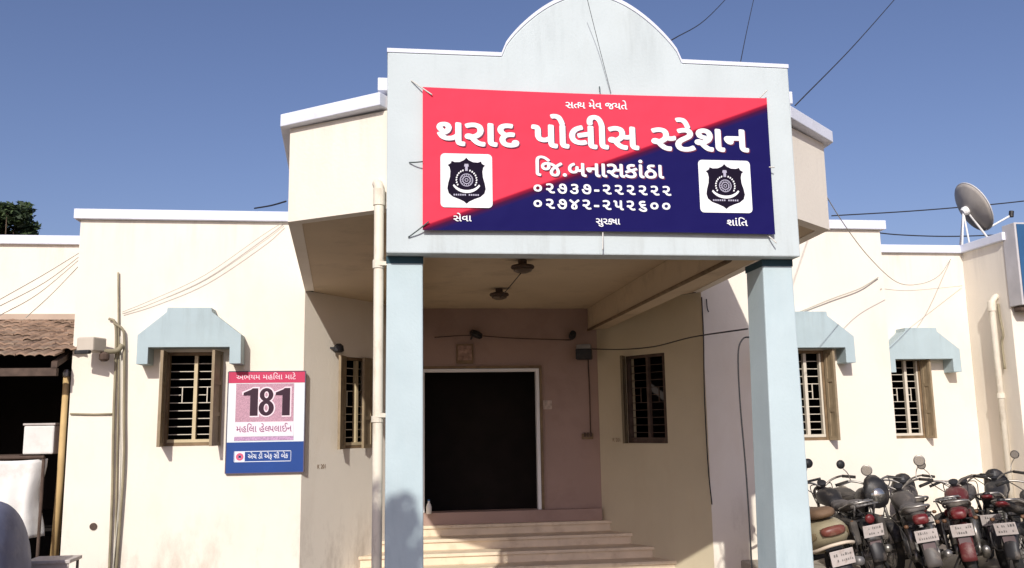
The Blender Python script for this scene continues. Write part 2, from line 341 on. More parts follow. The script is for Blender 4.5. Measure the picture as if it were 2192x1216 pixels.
# columns, slightly wider at the foot
def column(x0t, x1t, x0b, x1b, yt, yb, dep):
    bm = N()
    vs = [bm.verts.new(p) for p in ((x0b, yb, 0), (x1b, yb, 0), (x1b, yt+dep, 0), (x0b, yt+dep, 0), (x0t, yt, PZ0+.004), (x1t, yt, PZ0+.004), (x1t, yt+dep, PZ0+.004), (x0t, yt+dep, PZ0+.004))]
    for f in ((0, 1, 5, 4), (1, 2, 6, 5), (2, 3, 7, 6), (3, 0, 4, 7), (4, 5, 6, 7), (3, 2, 1, 0)): bm.faces.new([vs[i] for i in f])
    part('column', bm, 'bluecol', bevel=.012)
column(-.088, .212, -.09, .218, 7.33, 7.30, .26)
column(3.185, 3.455, 3.12, 3.47, 7.33, 7.30, .38)
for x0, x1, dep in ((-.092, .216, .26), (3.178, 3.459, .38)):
    bm = N(); box(bm, x0, x1, 7.326, 7.33+dep+.004, PZ0-.062, PZ0-.002); part('column_top_band', bm, mat('dark_teal_band', (.025, .065, .085), rough=.7, var=.2))  # dark teal band boxed around the top of each column
# copings of bays and wings
bm = N(); sweep_rect(bm, [(-16, LY), (-4.24, LY)], .16, .07, TOP0+.002, TOP1); part('coping', bm, 'coping', bevel=.008)
bm = N(); sweep_rect(bm, [(-4.17, LY+.3), (-4.17, WY), (CL[0], WY)], .16, .07, TOP0+.003, TOP1+.002); part('coping', bm, 'coping', bevel=.008)
bm = N(); sweep_rect(bm, [(CR[0], WY), (7.13, WY), (7.13, LY+.3)], .16, .07, TOP0+.003, TOP1+.002); part('coping', bm, 'coping', bevel=.008)
bm = N(); sweep_rect(bm, [(7.21, LY), (9.62, LY), (9.62, 12.8), (20, 12.8)], .16, .07, TOP0+.002, TOP1); part('coping', bm, 'coping', bevel=.008)
# steps
zz = [.62, .465, .31, .155]; yy = [13.82, 13.45, 13.08, 12.72]
def xl(y): return CL[0]+(DL[0]-CL[0])*(y-WY)/(DY-WY)
def xr(y): return CR[0]+(DR[0]-CR[0])*(y-WY)/(DY-WY)
for k in range(4):
    y0, z = yy[k], zz[k]; y1 = (yy[k-1]+.05) if k else DY
    bm = N(); prism(bm, [(xl(y0)-.12, y0), (xr(y0)+.12, y0), (xr(y1)+.12, y1), (xl(y1)-.12, y1)], z-.045, z)
    prism(bm, [(xl(y0)-.12, y0+.03), (xr(y0)+.12, y0+.03), (xr(y1)+.12, y1), (xl(y1)-.12, y1)], max(0, z-.158), z-.044)
    part('step', bm, 'step', bevel=.006)
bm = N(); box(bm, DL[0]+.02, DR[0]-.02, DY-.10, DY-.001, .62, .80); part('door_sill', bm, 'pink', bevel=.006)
# floor plinths of wings
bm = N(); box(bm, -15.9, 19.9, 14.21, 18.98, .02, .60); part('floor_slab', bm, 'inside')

# windows: part > frame, mullion, grille, shutters
def window(p0, p1, s0, s1, z0, z1, ang=(95, 95), leaf=.34, lt='woodlt', grid=True, depth=.08, frame='wood', bars='grille', stile='mullion'):
    mx = st_inv @ along(p0, p1)
    bm = N(); t = .045
    for a, b, c, e in ((s0, s0+t, z0, z1), (s1-t, s1, z0, z1), (s0+t, s1-t, z0, z0+t), (s0+t, s1-t, z1-t, z1)):
        box(bm, a+.002, b-.002, depth-.06, depth+.02, c+.002, e-.002, mx)
    wd = obj('window', bm, frame, st)
    bm = N(); mid = (s0+s1)/2+.02
    box(bm, mid-.022, mid+.022, depth-.05, depth+.01, z0+t, z1-t, mx); box(bm, s0+t, s1-t, depth-.055, depth+.015, z0+t+.001, z0+t+.04, mx)
    box(bm, s1-t-.028, s1-t-.002, depth-.052, depth+.012, z0+t+.041, z1-t-.002, mx)
    obj('mullion', bm, stile, wd)
    bm = N(); n = 11; dz = (z1-z0-2*t)/n
    for k in range(1, n):
        z = z0+t+dz*k
        for a, b in ((s0+t, mid-.022), (mid+.022, s1-t-.03)):
            if k in (6,):
                box(bm, a, a+(b-a)*.45, depth+.012, depth+.022, z-.005, z+.005, mx)
            else: box(bm, a, b, depth+.012, depth+.022, z-.005, z+.005, mx)
    for a, b in ((s0+t, mid-.022), (mid+.022, s1-t-.03)):
        x = a+(b-a)*.5; box(bm, x-.006, x+.006, depth+.010, depth+.024, z0+t+dz*5, z0+t+dz*7, mx)
    obj('grille', bm, bars, wd)
    for sgn, hx, an in ((1, s0, ang[0]), (-1, s1, ang[1])):
        if an is None: continue
        # leaf hinged on the outer edge, swung outwards
        hm = mx @ Matrix.Translation((hx, -.012, 0)) @ Matrix.Rotation(-sgn*R(an), 4, 'Z')
        bm = N(); q = .05
        x0, x1 = (0, leaf) if sgn > 0 else (-leaf, 0)
        for a, b, c, e in ((x0, x0+q, z0, z1), (x1-q, x1, z0, z1), (x0+q, x1-q, z0, z0+q), (x0+q, x1-q, z1-q, z1), (x0+q, x1-q, z0+(z1-z0)*.33-q/2, z0+(z1-z0)*.33+q/2), (x0+q, x1-q, z0+(z1-z0)*.66-q/2, z0+(z1-z0)*.66+q/2)):
            box(bm, a, b, -.018, .018, c, e, hm)
        box(bm, x0+q, x1-q, -.006, .006, z0+q, z1-q, hm)
        obj('shutter', bm, lt, wd)
    return wd
window((-4.17, WY), CL, 1.17, 1.88, 1.9, 3.12, ang=(86, 80), leaf=.3)
window(CR, (7.13, WY), 1.18, 1.8, 1.82, 3.1, ang=(114, 100), leaf=.2, stile='grille')
window((7.13, LY), (9.62, LY), .98, 1.55, 1.78, 3.1, ang=(119, 100), leaf=.2, stile='grille')
window(CL, DL, .83, 1.42, 1.81, 3.1, ang=(155, 14), leaf=.28)
wd = window(DR, CR, dr-1.56, dr-.745, 1.8, 3.13, ang=(60, None), leaf=.2, lt='olivedk', bars='ironrust', stile='ironrust', frame='ironrust')
# window canopies (concrete hoods)
def hood(xc, zb, y, k=1.0, d=.28):
    q = [(-.29, .73), (.26, .73), (.27, .67), (.645, .375), (.65, 0), (.505, 0), (.505, .215), (-.505, .215), (-.505, 0), (-.645, 0), (-.645, .375), (-.30, .67)]
    bm = N(); prism_y(bm, [(xc+a*k, zb+b) for a, b in q], y-d, y-.001); part('window_canopy', bm, 'canopy', bevel=.006)
hood(-2.655, 2.945, WY); hood(5.80, 2.9, WY); hood(8.58, 2.85, LY)
# door frame and the dark timber leaves folded inside
bm = N()
for a in ((.385, .43, .80, 2.985), (2.19, 2.241, .80, 2.985), (.43, 2.19, 2.935, 2.985)): box(bm, a[0], a[1], DY-.02, DY+.1, a[2]+.002, a[3])
dd = part('door', bm, 'white')
bm = N()
for a in ((2.245, 2.285, .80, 3.03), (.34, .38, .80, 3.03), (.38, 2.245, 2.992, 3.03)): box(bm, a[0], a[1], DY-.035, DY-.002, a[2], a[3])
part('architrave', bm, 'wood', dd)
# painted stencil numbers and marks on the porch walls are added with the lettering below

# ------------------------------------------------------------------ lettering
_gc = {}
def glyphs(t, off=0., res=3):
    key = (t, off)
    if key in _gc: return _gc[key]
    c = bpy.data.curves.new('lettering', 'FONT'); c.body = t; c.size = 1; c.resolution_u = res; c.offset = off
    o = bpy.data.objects.new('lettering', c); COL.objects.link(o)
    dg = bpy.context.evaluated_depsgraph_get(); dg.update()
    me = o.evaluated_get(dg).to_mesh()
    vs = [(v.co.x, v.co.y) for v in me.vertices]; fs = [tuple(p.vertices) for p in me.polygons]
    o.evaluated_get(dg).to_mesh_clear()
    bpy.data.objects.remove(o); bpy.data.curves.remove(c)
    _gc[key] = (vs, fs); return vs, fs
def adv(t):
    a = max(v[0] for v in glyphs(t)[0]); b = max(v[0] for v in glyphs(t+t)[0]); return b-a
def line_geo(tokens, off=0., track=0.):
    """tokens: strings; ('h', s) = s without its right-hand stem, joined to the next letter."""
    V, F = [], []; x = 0
    for tk in tokens:
        if isinstance(tk, tuple):
            t = tk[1]; vs, fs = glyphs(t, off); b = bmesh.new()
            q = [b.verts.new((p[0], p[1], 0)) for p in vs]
            for f in fs:
                try: b.faces.new([q[i] for i in f])
                except ValueError: pass
            cut = max(p[0] for p in vs) - tk[2]
            bmesh.ops.bisect_plane(b, geom=b.verts[:]+b.edges[:]+b.faces[:], plane_co=(cut, 0, 0), plane_no=(1, 0, 0), clear_outer=True)
            b.verts.index_update(); vs = [(v.co.x, v.co.y) for v in b.verts]; fs = [tuple(v.index for v in f.verts) for f in b.faces]; b.free()
            a = cut - .015
        elif tk == ' ': x += .3; continue
        else: vs, fs = glyphs(tk, off); a = adv(tk)
        n = len(V); V += [(p[0]+x, p[1]) for p in vs]; F += [tuple(i+n for i in f) for f in fs]; x += a+track
    return V, F
def lettering(name, tokens, x0, x1, zb, h, y, mt, parent, off=0., track=0., dx=0., dz=0., unit=.603, mx=None, slope=0., bold=0.):
    if isinstance(tokens, str): tokens = [tokens]
    V, F = line_geo(tokens, off, track)
    xa = min(v[0] for v in V); xb = max(v[0] for v in V)
    bm = N()
    for k, (ex, ez_) in enumerate(((0, 0), (-1, 0), (1, 0), (0, .8), (0, -.8), (.7, .6), (-.7, .6), (.7, -.6), (-.7, -.6)) if bold else ((0, 0),)):
        q = []
        for a, b in V:
            u = (a-xa)/(xb-xa); p = Vector((x0+(x1-x0)*u+dx+ex*bold*h, y-.0002*k, zb+b/unit*h+dz+slope*u+ez_*bold*h))
            q.append(bm.verts.new(mx @ p if mx else p))
        for f in F:
            try: bm.faces.new([q[i] for i in f])
            except ValueError: pass
    return obj(name, bm, mt, parent, recalc=False)

# ------------------------------------------------------------------ banner on the portico
BY = 7.15
bx0, bx1, bz0, bz1 = .205, 3.235, 3.70, 4.93
bn = empty('banner', (bx0, BY, bz0), label='red and navy printed banner with white Gujarati lettering roped across the portico front', cat='banner')
bi = Matrix.Translation((-bx0, -BY, -bz0))
W_, H_ = bx1-bx0, bz1-bz0
mt = bpy.data.materials.new('banner_print'); mt.use_nodes = True
n = mt.node_tree.nodes; l = mt.node_tree.links; b = n['Principled BSDF']; b.inputs['Roughness'].default_value = .75; b.inputs['Specular IOR Level'].default_value = .12
tc = n.new('ShaderNodeTexCoord'); sp = n.new('ShaderNodeSeparateXYZ'); l.new(tc.outputs['Object'], sp.inputs[0])
def mth(op, a, bb):
    k = n.new('ShaderNodeMath'); k.operation = op
    for i, v in enumerate((a, bb)):
        if isinstance(v, (int, float)): k.inputs[i].default_value = v
        else: l.new(v, k.inputs[i])
    return k.outputs[0]
u = mth('DIVIDE', sp.outputs['X'], W_); v = mth('DIVIDE', sp.outputs['Z'], H_)
dgl = mth('SUBTRACT', v, mth('ADD', mth('MULTIPLY', u, .93), .02))
rp = n.new('ShaderNodeValToRGB'); cr = rp.color_ramp
l.new(mth('ADD', mth('MULTIPLY', dgl, 1.0), .5), rp.inputs[0])
cr.elements[0].position = 0; cr.elements[0].color = (.008, .006, .085, 1)
cr.elements[1].position = 1; cr.elements[1].color = (.82, .05, .09, 1)
for p, c in ((.44, (.008, .006, .085, 1)), (.475, (.05, .003, .035, 1)), (.50, (.27, .006, .03, 1)), (.515, (.82, .05, .09, 1))):
    e = cr.elements.new(p); e.color = c
nz = n.new('ShaderNodeTexNoise'); nz.inputs['Scale'].default_value = 2.5; l.new(tc.outputs['Object'], nz.inputs['Vector'])
bp = n.new('ShaderNodeBump'); bp.inputs['Strength'].default_value = .55; bp.inputs['Distance'].default_value = .05
l.new(nz.outputs['Fac'], bp.inputs['Height']); l.new(bp.outputs[0], b.inputs['Normal'])
l.new(rp.outputs[0], b.inputs['Base Color'])
def ripple(x, z): return .003*sin(x*2.1+z*1.3)*sin(z*2.6+.5)
bm = N(); nx, nz_ = 36, 14; g = []
for i in range(nx+1):
    col_ = []
    for k in range(nz_+1):
        x = W_*i/nx; z = H_*k/nz_
        sag = -.012*sin(pi*i/nx)*(k/nz_) + .008*sin(pi*i/nx)*(1-k/nz_)
        col_.append((bm.verts.new((x, ripple(x, z), z+sag)), bm.verts.new((x, ripple(x, z)+.004, z+sag))))
    g.append(col_)
for i in range(nx):
    for k in range(nz_):
        bm.faces.new((g[i][k][0], g[i+1][k][0], g[i+1][k+1][0], g[i][k+1][0]))
        bm.faces.new((g[i][k][1], g[i][k+1][1], g[i+1][k+1][1], g[i+1][k][1]))
for i in range(nx):
    for k in (0, nz_): bm.faces.new((g[i][k][0], g[i][k][1], g[i+1][k][1], g[i+1][k][0]))
for k in range(nz_):
    for i in (0, nx): bm.faces.new((g[i][k][0], g[i][k+1][0], g[i][k+1][1], g[i][k][1]))
cloth = obj('banner_cloth', bm, mt, bn, smooth=False)
LYR = -.0055
def bl(x, y): p = at(x, y, BY); return p.x-bx0, p.z-bz0
def bword(tokens, px0, px1, py0, py1, hpx, bold, shadow=True, track=0., mt_='print'):
    """baseline from (px0,py0) to (px1,py1); letter height hpx in photo pixels"""
    a = bl(px0, py0); c = bl(px1, py1); h = bl(px0, py0-hpx)[1]-a[1]
    if shadow: lettering('letter_shadow', tokens, a[0], c[0], a[1], h, LYR+.0025, 'shadowprint', bn, 0., track, dx=.010, dz=-.008, slope=c[1]-a[1], bold=bold)
    return lettering('lettering', tokens, a[0], c[0], a[1], h, LYR, mt_, bn, 0., track, slope=c[1]-a[1], bold=bold)
bword(['થ', 'ર', 'ા', 'દ'], 937, 1109, 310, 314, 47, .055)
bword(['પો', 'લી', 'સ'], 1140, 1366, 315, 320, 47, .055)
bword([('h', 'સ', .17), 'ટે', 'શ', 'ન'], 1397, 1601, 321, 325, 46, .055)
bword(['િ', 'જ', '.', 'બ', 'ન', 'ા', 'સ', 'ક', 'ાં', 'ઠ', 'ા'], 1148, 1420, 376, 382, 28, .045)
bword(list('૦૨૭૩૭-૨૨૨૨૨૨'), 1143, 1436, 413, 419, 20, .05, shadow=False, track=.13)
bword(list('૦૨૭૪૨-૨૫૨૬૦૦'), 1143, 1434, 446, 452, 20, .05, shadow=False, track=.13)
bword(['સ', ('h', 'ત', .10), 'ય', ' ', 'મે', 'વ', ' ', 'જ', 'ય', 'તે'], 1211, 1342, 232, 235, 13, .03, shadow=False)
bword(['સે', 'વ', 'ા'], 971, 1009, 474, 474, 12, .03, shadow=False)
bword(['સુ', 'ર', ('h', 'ક', .09), 'ષ', 'ા'], 1276, 1327, 480, 481, 12, .03, shadow=False)
bword(['શ', 'ાં', 'િ', 'ત'], 1556, 1600, 483, 484, 12, .03, shadow=False)
def flat(name, polys, y, mt_, parent):
    bm = N()
    for pl in polys: bm.faces.new([bm.verts.new((p[0], y, p[1])) for p in pl])
    return obj(name, bm, mt_, parent, recalc=False)
def arc(cx, cz, r0, r1, a0, a1, k=14):
    return [(cx+r1*cos(a0+(a1-a0)*i/k), cz+r1*sin(a0+(a1-a0)*i/k)) for i in range(k+1)] + [(cx+r0*cos(a1-(a1-a0)*i/k), cz+r0*sin(a1-(a1-a0)*i/k)) for i in range(k+1)]
def quads_arc(cx, cz, r0, r1, a0, a1, k=20):
    o_ = []
    for i in range(k):
        t, s_ = a0+(a1-a0)*i/k, a0+(a1-a0)*(i+1)/k
        o_.append([(cx+r0*cos(t), cz+r0*sin(t)), (cx+r1*cos(t), cz+r1*sin(t)), (cx+r1*cos(s_), cz+r1*sin(s_)), (cx+r0*cos(s_), cz+r0*sin(s_))])
    return o_
def emblem(px0, py0, px1, py1):
    a = bl(px0, py1); c = bl(px1, py0); cx, cz = (a[0]+c[0])/2, (a[1]+c[1])/2; hx, hz = (c[0]-a[0])/2, (c[1]-a[1])/2; r = .035
    pl = []
    for sx, sz, a0 in ((1, 1, 0), (-1, 1, pi/2), (-1, -1, pi), (1, -1, 3*pi/2)):
        for k in range(5): t = a0+pi/2*k/4; pl.append((cx+sx*(hx-r)+r*cos(t), cz+sz*(hz-r)+r*sin(t)))
    e = flat('emblem', [pl], LYR-.001, 'print', bn)
    half = [(0, 1.0), (.06, .93), (.12, .88), (.30, .80), (.52, .79), (.66, .84), (.70, .74), (.84, .66), (.76, .58), (.72, .40), (.74, .15), (.82, -.12), (.86, -.35), (.80, -.55), (.62, -.70), (.34, -.80), (.12, -.90), (0, -1.0)]
    k = .86
    sh = [(cx+x*hx*k, cz+z*hz*k) for x, z in half] + [(cx-x*hx*k, cz+z*hz*k) for x, z in half[-2:0:-1]]
    flat('shield', [sh], LYR-.002, 'printblk', e)
    oc = cz+.02*hz; R_ = hz*.24; P = []
    P += quads_arc(cx, oc, R_*.88, R_, 0, 2*pi, 28) + quads_arc(cx, oc, R_*.5, R_*.62, 0, 2*pi, 22)
    for i in range(16):
        t = 2*pi*i/16; d = .05
        P.append([(cx+R_*.62*cos(t-d), oc+R_*.62*sin(t-d)), (cx+R_*.9*cos(t-d), oc+R_*.9*sin(t-d)), (cx+R_*.9*cos(t+d), oc+R_*.9*sin(t+d)), (cx+R_*.62*cos(t+d), oc+R_*.62*sin(t+d))])
    P += quads_arc(cx, oc, .01, R_*.28, 0, 2*pi, 12)
    P.append([(cx-.05*hx, cz+.36*hz), (cx+.05*hx, cz+.36*hz), (cx+.05*hx, cz+.52*hz), (cx-.05*hx, cz+.52*hz)])
    P.append([(cx-.09*hx, cz+.52*hz), (cx+.09*hx, cz+.52*hz), (cx+.07*hx, cz+.62*hz), (cx-.07*hx, cz+.62*hz)])
    flat('wheel_device', P, LYR-.003, 'printgrey', e)
    P = []
    for sg in (-1, 1):
        for i in range(8):                      # laurel leaves
            t = -pi*.16+i*pi*.078; x = cx+sg*cos(t)*R_*1.52; z = oc+sin(t)*R_*1.55; w_ = R_*.30
            P.append([(x-w_*.5, z-w_*.25), (x+w_*.1, z-w_*.5), (x+w_*.5, z+w_*.25), (x-w_*.1, z+w_*.55)])
    for i in range(16):                         # ribbon
        t0, t1 = pi*1.16+pi*.68*i/16, pi*1.16+pi*.68*(i+1)/16; q0 = oc+R_*.15
        P.append([(cx+hx*.60*cos(t0), q0+hz*.52*sin(t0)), (cx+hx*.60*cos(t1), q0+hz*.52*sin(t1)), (cx+hx*.55*cos(t1), q0+hz*.41*sin(t1)), (cx+hx*.55*cos(t0), q0+hz*.41*sin(t0))])
    flat('wreath', P, LYR-.004, 'print', e)
    P = []
    for i in range(12):
        if i == 6: continue
        x = cx-hx*.5+hx*i/12; P.append([(x, cz-hz*.56), (x+hx*.055, cz-hz*.56), (x+hx*.055, cz-hz*.50), (x, cz-hz*.50)])
    flat('motto', P, LYR-.003, 'printgrey', e)
emblem(943, 331, 1053, 444); emblem(1499, 345, 1604, 455)
# ties
for (px, py, qx, qy, mt_) in ((880, 172, 925, 203, 'rope'), (1612, 222, 1642, 193, 'rope'), (874, 508, 918, 474, 'ropedark'), (1642, 502, 1662, 520, 'rope'), (1636, 357, 1658, 358, 'rope'), (876, 348, 905, 346, 'ropedark'), (1290, 482, 1290, 535, 'rope'), (1283, 186, 1284, 196, 'ropedark')):
    p, q = at(px, py, 7.19), at(qx, qy, 7.13); bm = N()
    tube(bm, curve_pts([p, (p+q)/2+Vector((0, -.008, -.004)), q]), .006, 6); bmesh.ops.transform(bm, matrix=bi, verts=bm.verts)
    obj('tie_rope', bm, mt_, bn, smooth=True)

# ------------------------------------------------------------------ helpline poster on the left bay
PYW = WY-.04
px0_, px1_, pz0_, pz1_ = -2.19, -1.21, 1.545, 2.85
ps = empty('poster_board', (px0_, PYW, pz0_), label='tall pink and blue printed board reading 181 on the cream wall corner', cat='poster')
PW, PH = px1_-px0_, pz1_-pz0_
bm = N(); box(bm, 0, PW, 0, .03, 0, PH); obj('board', bm, mat('board_white', (.70, .76, .78), rough=.5), ps)
bm = N()
for a in ((PW, PW+.012, -.006, .034, -.005, PH+.005), (-.012, 0, -.006, .034, -.005, PH+.005), (0, PW, -.006, .034, PH, PH+.012), (0, PW, -.006, .034, -.012, 0)): box(bm, *a)
obj('board_edge', bm, mat('edge_dark', (.10, .08, .12), rough=.6), ps)
mt2 = mat('pink_field', (.47, .27, .34), rough=.5, var=.30, scale=80)
def rect(name, x0, x1, z0, z1, y, mt_): return flat(name, [[(x0, z0), (x1, z0), (x1, z1), (x0, z1)]], y, mt_, ps)
rect('header', .0, PW, PH-.145, PH, -.003, mat('header_red', (.52, .035, .10), rough=.5))
rect('field', .10*PW, .86*PW, .40*PH, PH-.155, -.003, mt2)
rect('name_strip', .095*PW, .865*PW, .355*PH, .50*PH, -.005, mat('strip_pink', (.80, .70, .76), rough=.5))
rect('line_strip', .095*PW, .865*PW, .315*PH, .352*PH, -.005, mat('strip_violet', (.46, .28, .44), rough=.5, var=.35, scale=60))
rect('base_band', .0, PW, .0, .30*PH, -.003, mat('band_blue', (.012, .055, .24), rough=.45, var=.06))
outl = mat('digit_edge', (.80, .66, .72), rough=.5)
digi = mat('digit_dark', (.03, .006, .02), rough=.5)
def one(x, w_, z0, z1):
    h = z1-z0; return [[(x+w_*.46, z0), (x+w_, z0), (x+w_, z1), (x+w_*.62, z1), (x+w_*.46, z0+h*.8)], [(x, z0+h*.74), (x+w_*.46, z0+h*.74), (x+w_*.46, z0+h*.80), (x+w_*.62, z1), (x+w_*.5, z0+h*.95), (x, z0+h*.84)]]
def ell(cx, cz, ax, az, bx_, bz_, k=28):
    o_ = []
    for i in range(k):
        t, t2 = 2*pi*i/k, 2*pi*(i+1)/k
        o_.append([(cx+ax*cos(t), cz+az*sin(t)), (cx+bx_*cos(t), cz+bz_*sin(t)), (cx+bx_*cos(t2), cz+bz_*sin(t2)), (cx+ax*cos(t2), cz+az*sin(t2))])
    return o_
dz0, dz1 = .56*PH, .835*PH
for g_, mt_, y in ((.018, outl, -.006), (0., digi, -.008)):
    P = []
    for x in (.20*PW, .62*PW):
        for pl in one(x-g_, .19*PW+2*g_, dz0-g_, dz1+g_): P.append(pl)
    ex_ = .50*PW; hh = dz1-dz0
    flat('digits', P[:2], y, mt_, ps); flat('digits', P[2:], y-.0003, mt_, ps)
    flat('digits', ell(ex_, dz0+hh*.28, .032-g_*.7, hh*.155-g_, .098+g_, hh*.285+g_) , y-.0006, mt_, ps)
    flat('digits', ell(ex_, dz0+hh*.76, .028-g_*.7, hh*.125-g_, .088+g_, hh*.245+g_) , y-.0009, mt_, ps)
lettering('lettering', ['મ', 'હ', 'િ', 'લ', 'ા', ' ', 'હે', ('h', 'લ', .09), 'પ', 'લ', 'ા', 'ઈ', 'ન'], .12*PW, .84*PW, .40*PH, .075, -.008, mat('ink_violet', (.28, .10, .20), rough=.6), ps, .008)
lettering('lettering', ['અ', 'ભ', 'ય', 'મ', ' ', 'મ', 'હ', 'િ', 'લ', 'ા', ' ', 'મ', 'ા', 'ટે'], .10*PW, .88*PW, PH-.10, .06, -.006, mat('ink_pale', (.80, .60, .66), rough=.6), ps, .006)
fr_ = mat('ink_white', (.66, .70, .80), rough=.6)
for a in ((.10, .84, .105, .112), (.10, .84, .205, .212), (.10, .106, .105, .212), (.834, .84, .105, .212)): rect('box_line', a[0]*PW, a[1]*PW, a[2]*PH, a[3]*PH, -.006, fr_)
lettering('lettering', ['એ', 'ચ', ' ', 'ડી', ' ', 'એ', 'ફ', ' ', 'સી', ' ', 'બેં', 'ક'], .28*PW, .80*PW, .138*PH, .055, -.006, fr_, ps, .014)
rect('logo', .11*PW, .24*PW, .112*PH, .205*PH, -.006, mat('logo_white', (.7, .72, .82)))
flat('logo_ring', quads_arc(.175*PW, .158*PH, .02, .048, 0, 2*pi, 20), -.008, mat('logo_red', (.62, .12, .2)), ps)
flat('logo_dot', [[(.175*PW-.016, .158*PH-.014), (.175*PW+.016, .158*PH-.014), (.175*PW+.016, .158*PH+.016), (.175*PW-.016, .158*PH+.016)]], -.0085, mat('logo_blue', (.02, .03, .12)), ps)
# stencilled house numbers on porch walls
inkb = mat('stencil_brown', (.30, .20, .12), rough=.8)
o = lettering('stencil_number', list('K 201'), .30, .46, 1.565, .055, -.004, inkb, st, .01, unit=.69, mx=st_inv @ along(CL, DL))
o = lettering('stencil_number', list('K 201'), dr-1.88, dr-1.72, 1.82, .06, -.004, inkb, st, .01, unit=.69, mx=st_inv @ along(DR, CR))

# ------------------------------------------------------------------ pipes, cables, small fittings
def run(name, pts, r, mt_, label, cat, group=None, n=8, smooth=True, k=6):
    bm = N(); tube(bm, curve_pts(pts, k) if k else pts, r, n)
    return tag(obj(name, bm, mt_, None, smooth=smooth), label, cat, group)
def atx(x, y, X): v = ray(x, y); return EYE + v*(X/v.x)
dp = empty('drain_pipe', (-.155, 7.385, 0), label='weathered white drain pipe running down beside the blue column next to the red banner corner', cat='drain pipe')
bm = N(); tube(bm, [(0, 0, 0), (.004, 0, 1.5), (0, 0, 4.08), (-.004, .012, 4.13), (-.012, .05, 4.16), (-.02, .10, 4.17)], .042, 12); obj('pipe', bm, 'pvc', dp, smooth=True)
for z, h in ((3.96, .14), (3.42, .07), (2.15, .05)):
    bm = N(); lathe(bm, [(.05, z), (.05, z+h)], 14); obj('socket', bm, 'pvc', dp, smooth=False)
for z in (3.45, 2.2):
    bm = N(); box(bm, .0, .10, -.052, -.04, z-.012, z+.022); obj('clip', bm, 'pvc', dp)
p0 = atx(2122, 645, 9.53)
dp = empty('drain_pipe', (9.53, p0.y, 0), label='cream drain pipe with bent top on the shaded side wall above the parked motorcycles', cat='drain pipe')
bm = N(); tube(bm, [(0, 0, .22), (0, 0, p0.z-.05), (.01, -.01, p0.z+.0), (.05, -.03, p0.z+.06), (.085, -.03, p0.z+.08)], .05, 12); obj('pipe', bm, 'pvc', dp, smooth=True)
for z, h in ((p0.z-.16, .16), (2.4, .08)):
    bm = N(); lathe(bm, [(.062, z), (.062, z+h)], 14); obj('socket', bm, 'pvc', dp)
bm = N(); tube(bm, curve_pts([(.06, -.07, p0.z-.05), (.05, -.10, p0.z-.3), (.05, -.13, p0.z-.55), (.05, -.08, p0.z-.7), (.05, -.09, p0.z-1.1)]), .02, 7); obj('side_hose', bm, 'conduit', dp, smooth=True)
# conduits on left bay
G = 'conduits clipped to the left bay wall'
for i, (pts, r, mt_, lab) in enumerate((
    ([(253, 583), (254, 800), (250, 1000), (246, 1240)], .012, 'conduit', 'thin straight conduit reaching highest up the cream wall above the camera'),
    ([(233, 682), (247, 694), (248, 760), (243, 900), (240, 1060), (233, 1240)], .017, 'conduit', 'left conduit of the bent bundle on the cream wall, curling at the top'),
    ([(244, 692), (262, 705), (266, 735), (265, 880), (264, 1010), (247, 1240)], .017, 'conduit', 'right conduit of the bent bundle on the cream wall, hooked at the top'),
    ([(258, 720), (258, 880), (257, 1040), (240, 1240)], .009, 'cablelt', 'faded thin cable hanging between the bent conduits on the cream wall'))):
    run('conduit', [at(x, y, WY-.03-.012*i) for x, y in pts], r, mt_, lab, 'conduit', G)
run('conduit', [at(150, 886, WY-.02), at(200, 887, WY-.02), at(246, 886, WY-.025)], .012, 'conduit', 'short horizontal conduit crossing the cream wall edge below the security camera', 'conduit', G, k=0)
G = 'thin cables over the walls'
for i, pts in enumerate(([(-20, 652), (90, 590), (172, 540)], [(-20, 665), (95, 605), (174, 546)], [(-10, 680), (80, 630), (172, 554)], [(55, 680), (110, 630), (174, 564)])):
    run('cable', [at(x, y, Y) for (x, y), Y in zip(pts, (11.6, 12.6, 13.7))], .006, 'cablelt',
        ('uppermost', 'second highest', 'third highest', 'lowest and shortest')[i]+' of four faded cables sagging above the tiled lean-to', 'cable', G, n=5)
run('cable', [at(262, 668, WY-.03), at(330, 640, WY-.05), at(440, 588, WY-.06), at(560, 505, WY-.06), at(606, 476, WY-.03)], .0045, 'cablelt', 'upper of two pale cables slanting up the left bay wall', 'cable', G, n=5)
run('cable', [at(262, 672, WY-.03), at(330, 648, WY-.05), at(440, 600, WY-.06), at(560, 520, WY-.06), at(608, 484, WY-.03)], .0045, 'cablelt', 'lower of two pale cables slanting up the left bay wall', 'cable', G, n=5)
run('cable', [at(1712, 668, WY-.03), at(1780, 640, WY-.05), at(1840, 618, WY-.05), at(1880, 594, WY-.03)], .009, 'cablelt', 'grey cable rising above the right canopy beside the blue column', 'cable', G, n=5)
run('cable', [at(1700, 300, 8.2), at(1740, 370, 8.6), at(1800, 470, 9.6), at(1860, 550, 11), at(1920, 604, 11.9), at(1970, 608, 12.5), at(2010, 590, 13), at(2035, 555, LY-.05)], .0055, 'cablelt', 'long thin cable drooping in a curve across the right wing wall', 'cable', G, n=5)
run('cable', [at(1885, 618, WY-.03), at(1950, 622, 12.8), at(2060, 612, LY-.05)], .0045, 'cablelt', 'nearly level faint cable on the right wing wall', 'cable', G, n=5)
G = 'overhead wires against the sky'
run('overhead_wire', [at(1580, -30, 13.0), at(1510, 42, 10.5), at(1437, 86, 7.8)], .006, 'cable', 'dark overhead wire meeting the right shoulder of the half round pediment', 'wire', G, n=5)
run('overhead_wire', [at(1622, -40, 12.0), at(1600, 60, 10.0), at(1580, 160, 7.8)], .005, 'cable', 'steep thin wire dropping behind the portico top right of the pediment', 'wire', G, n=5)
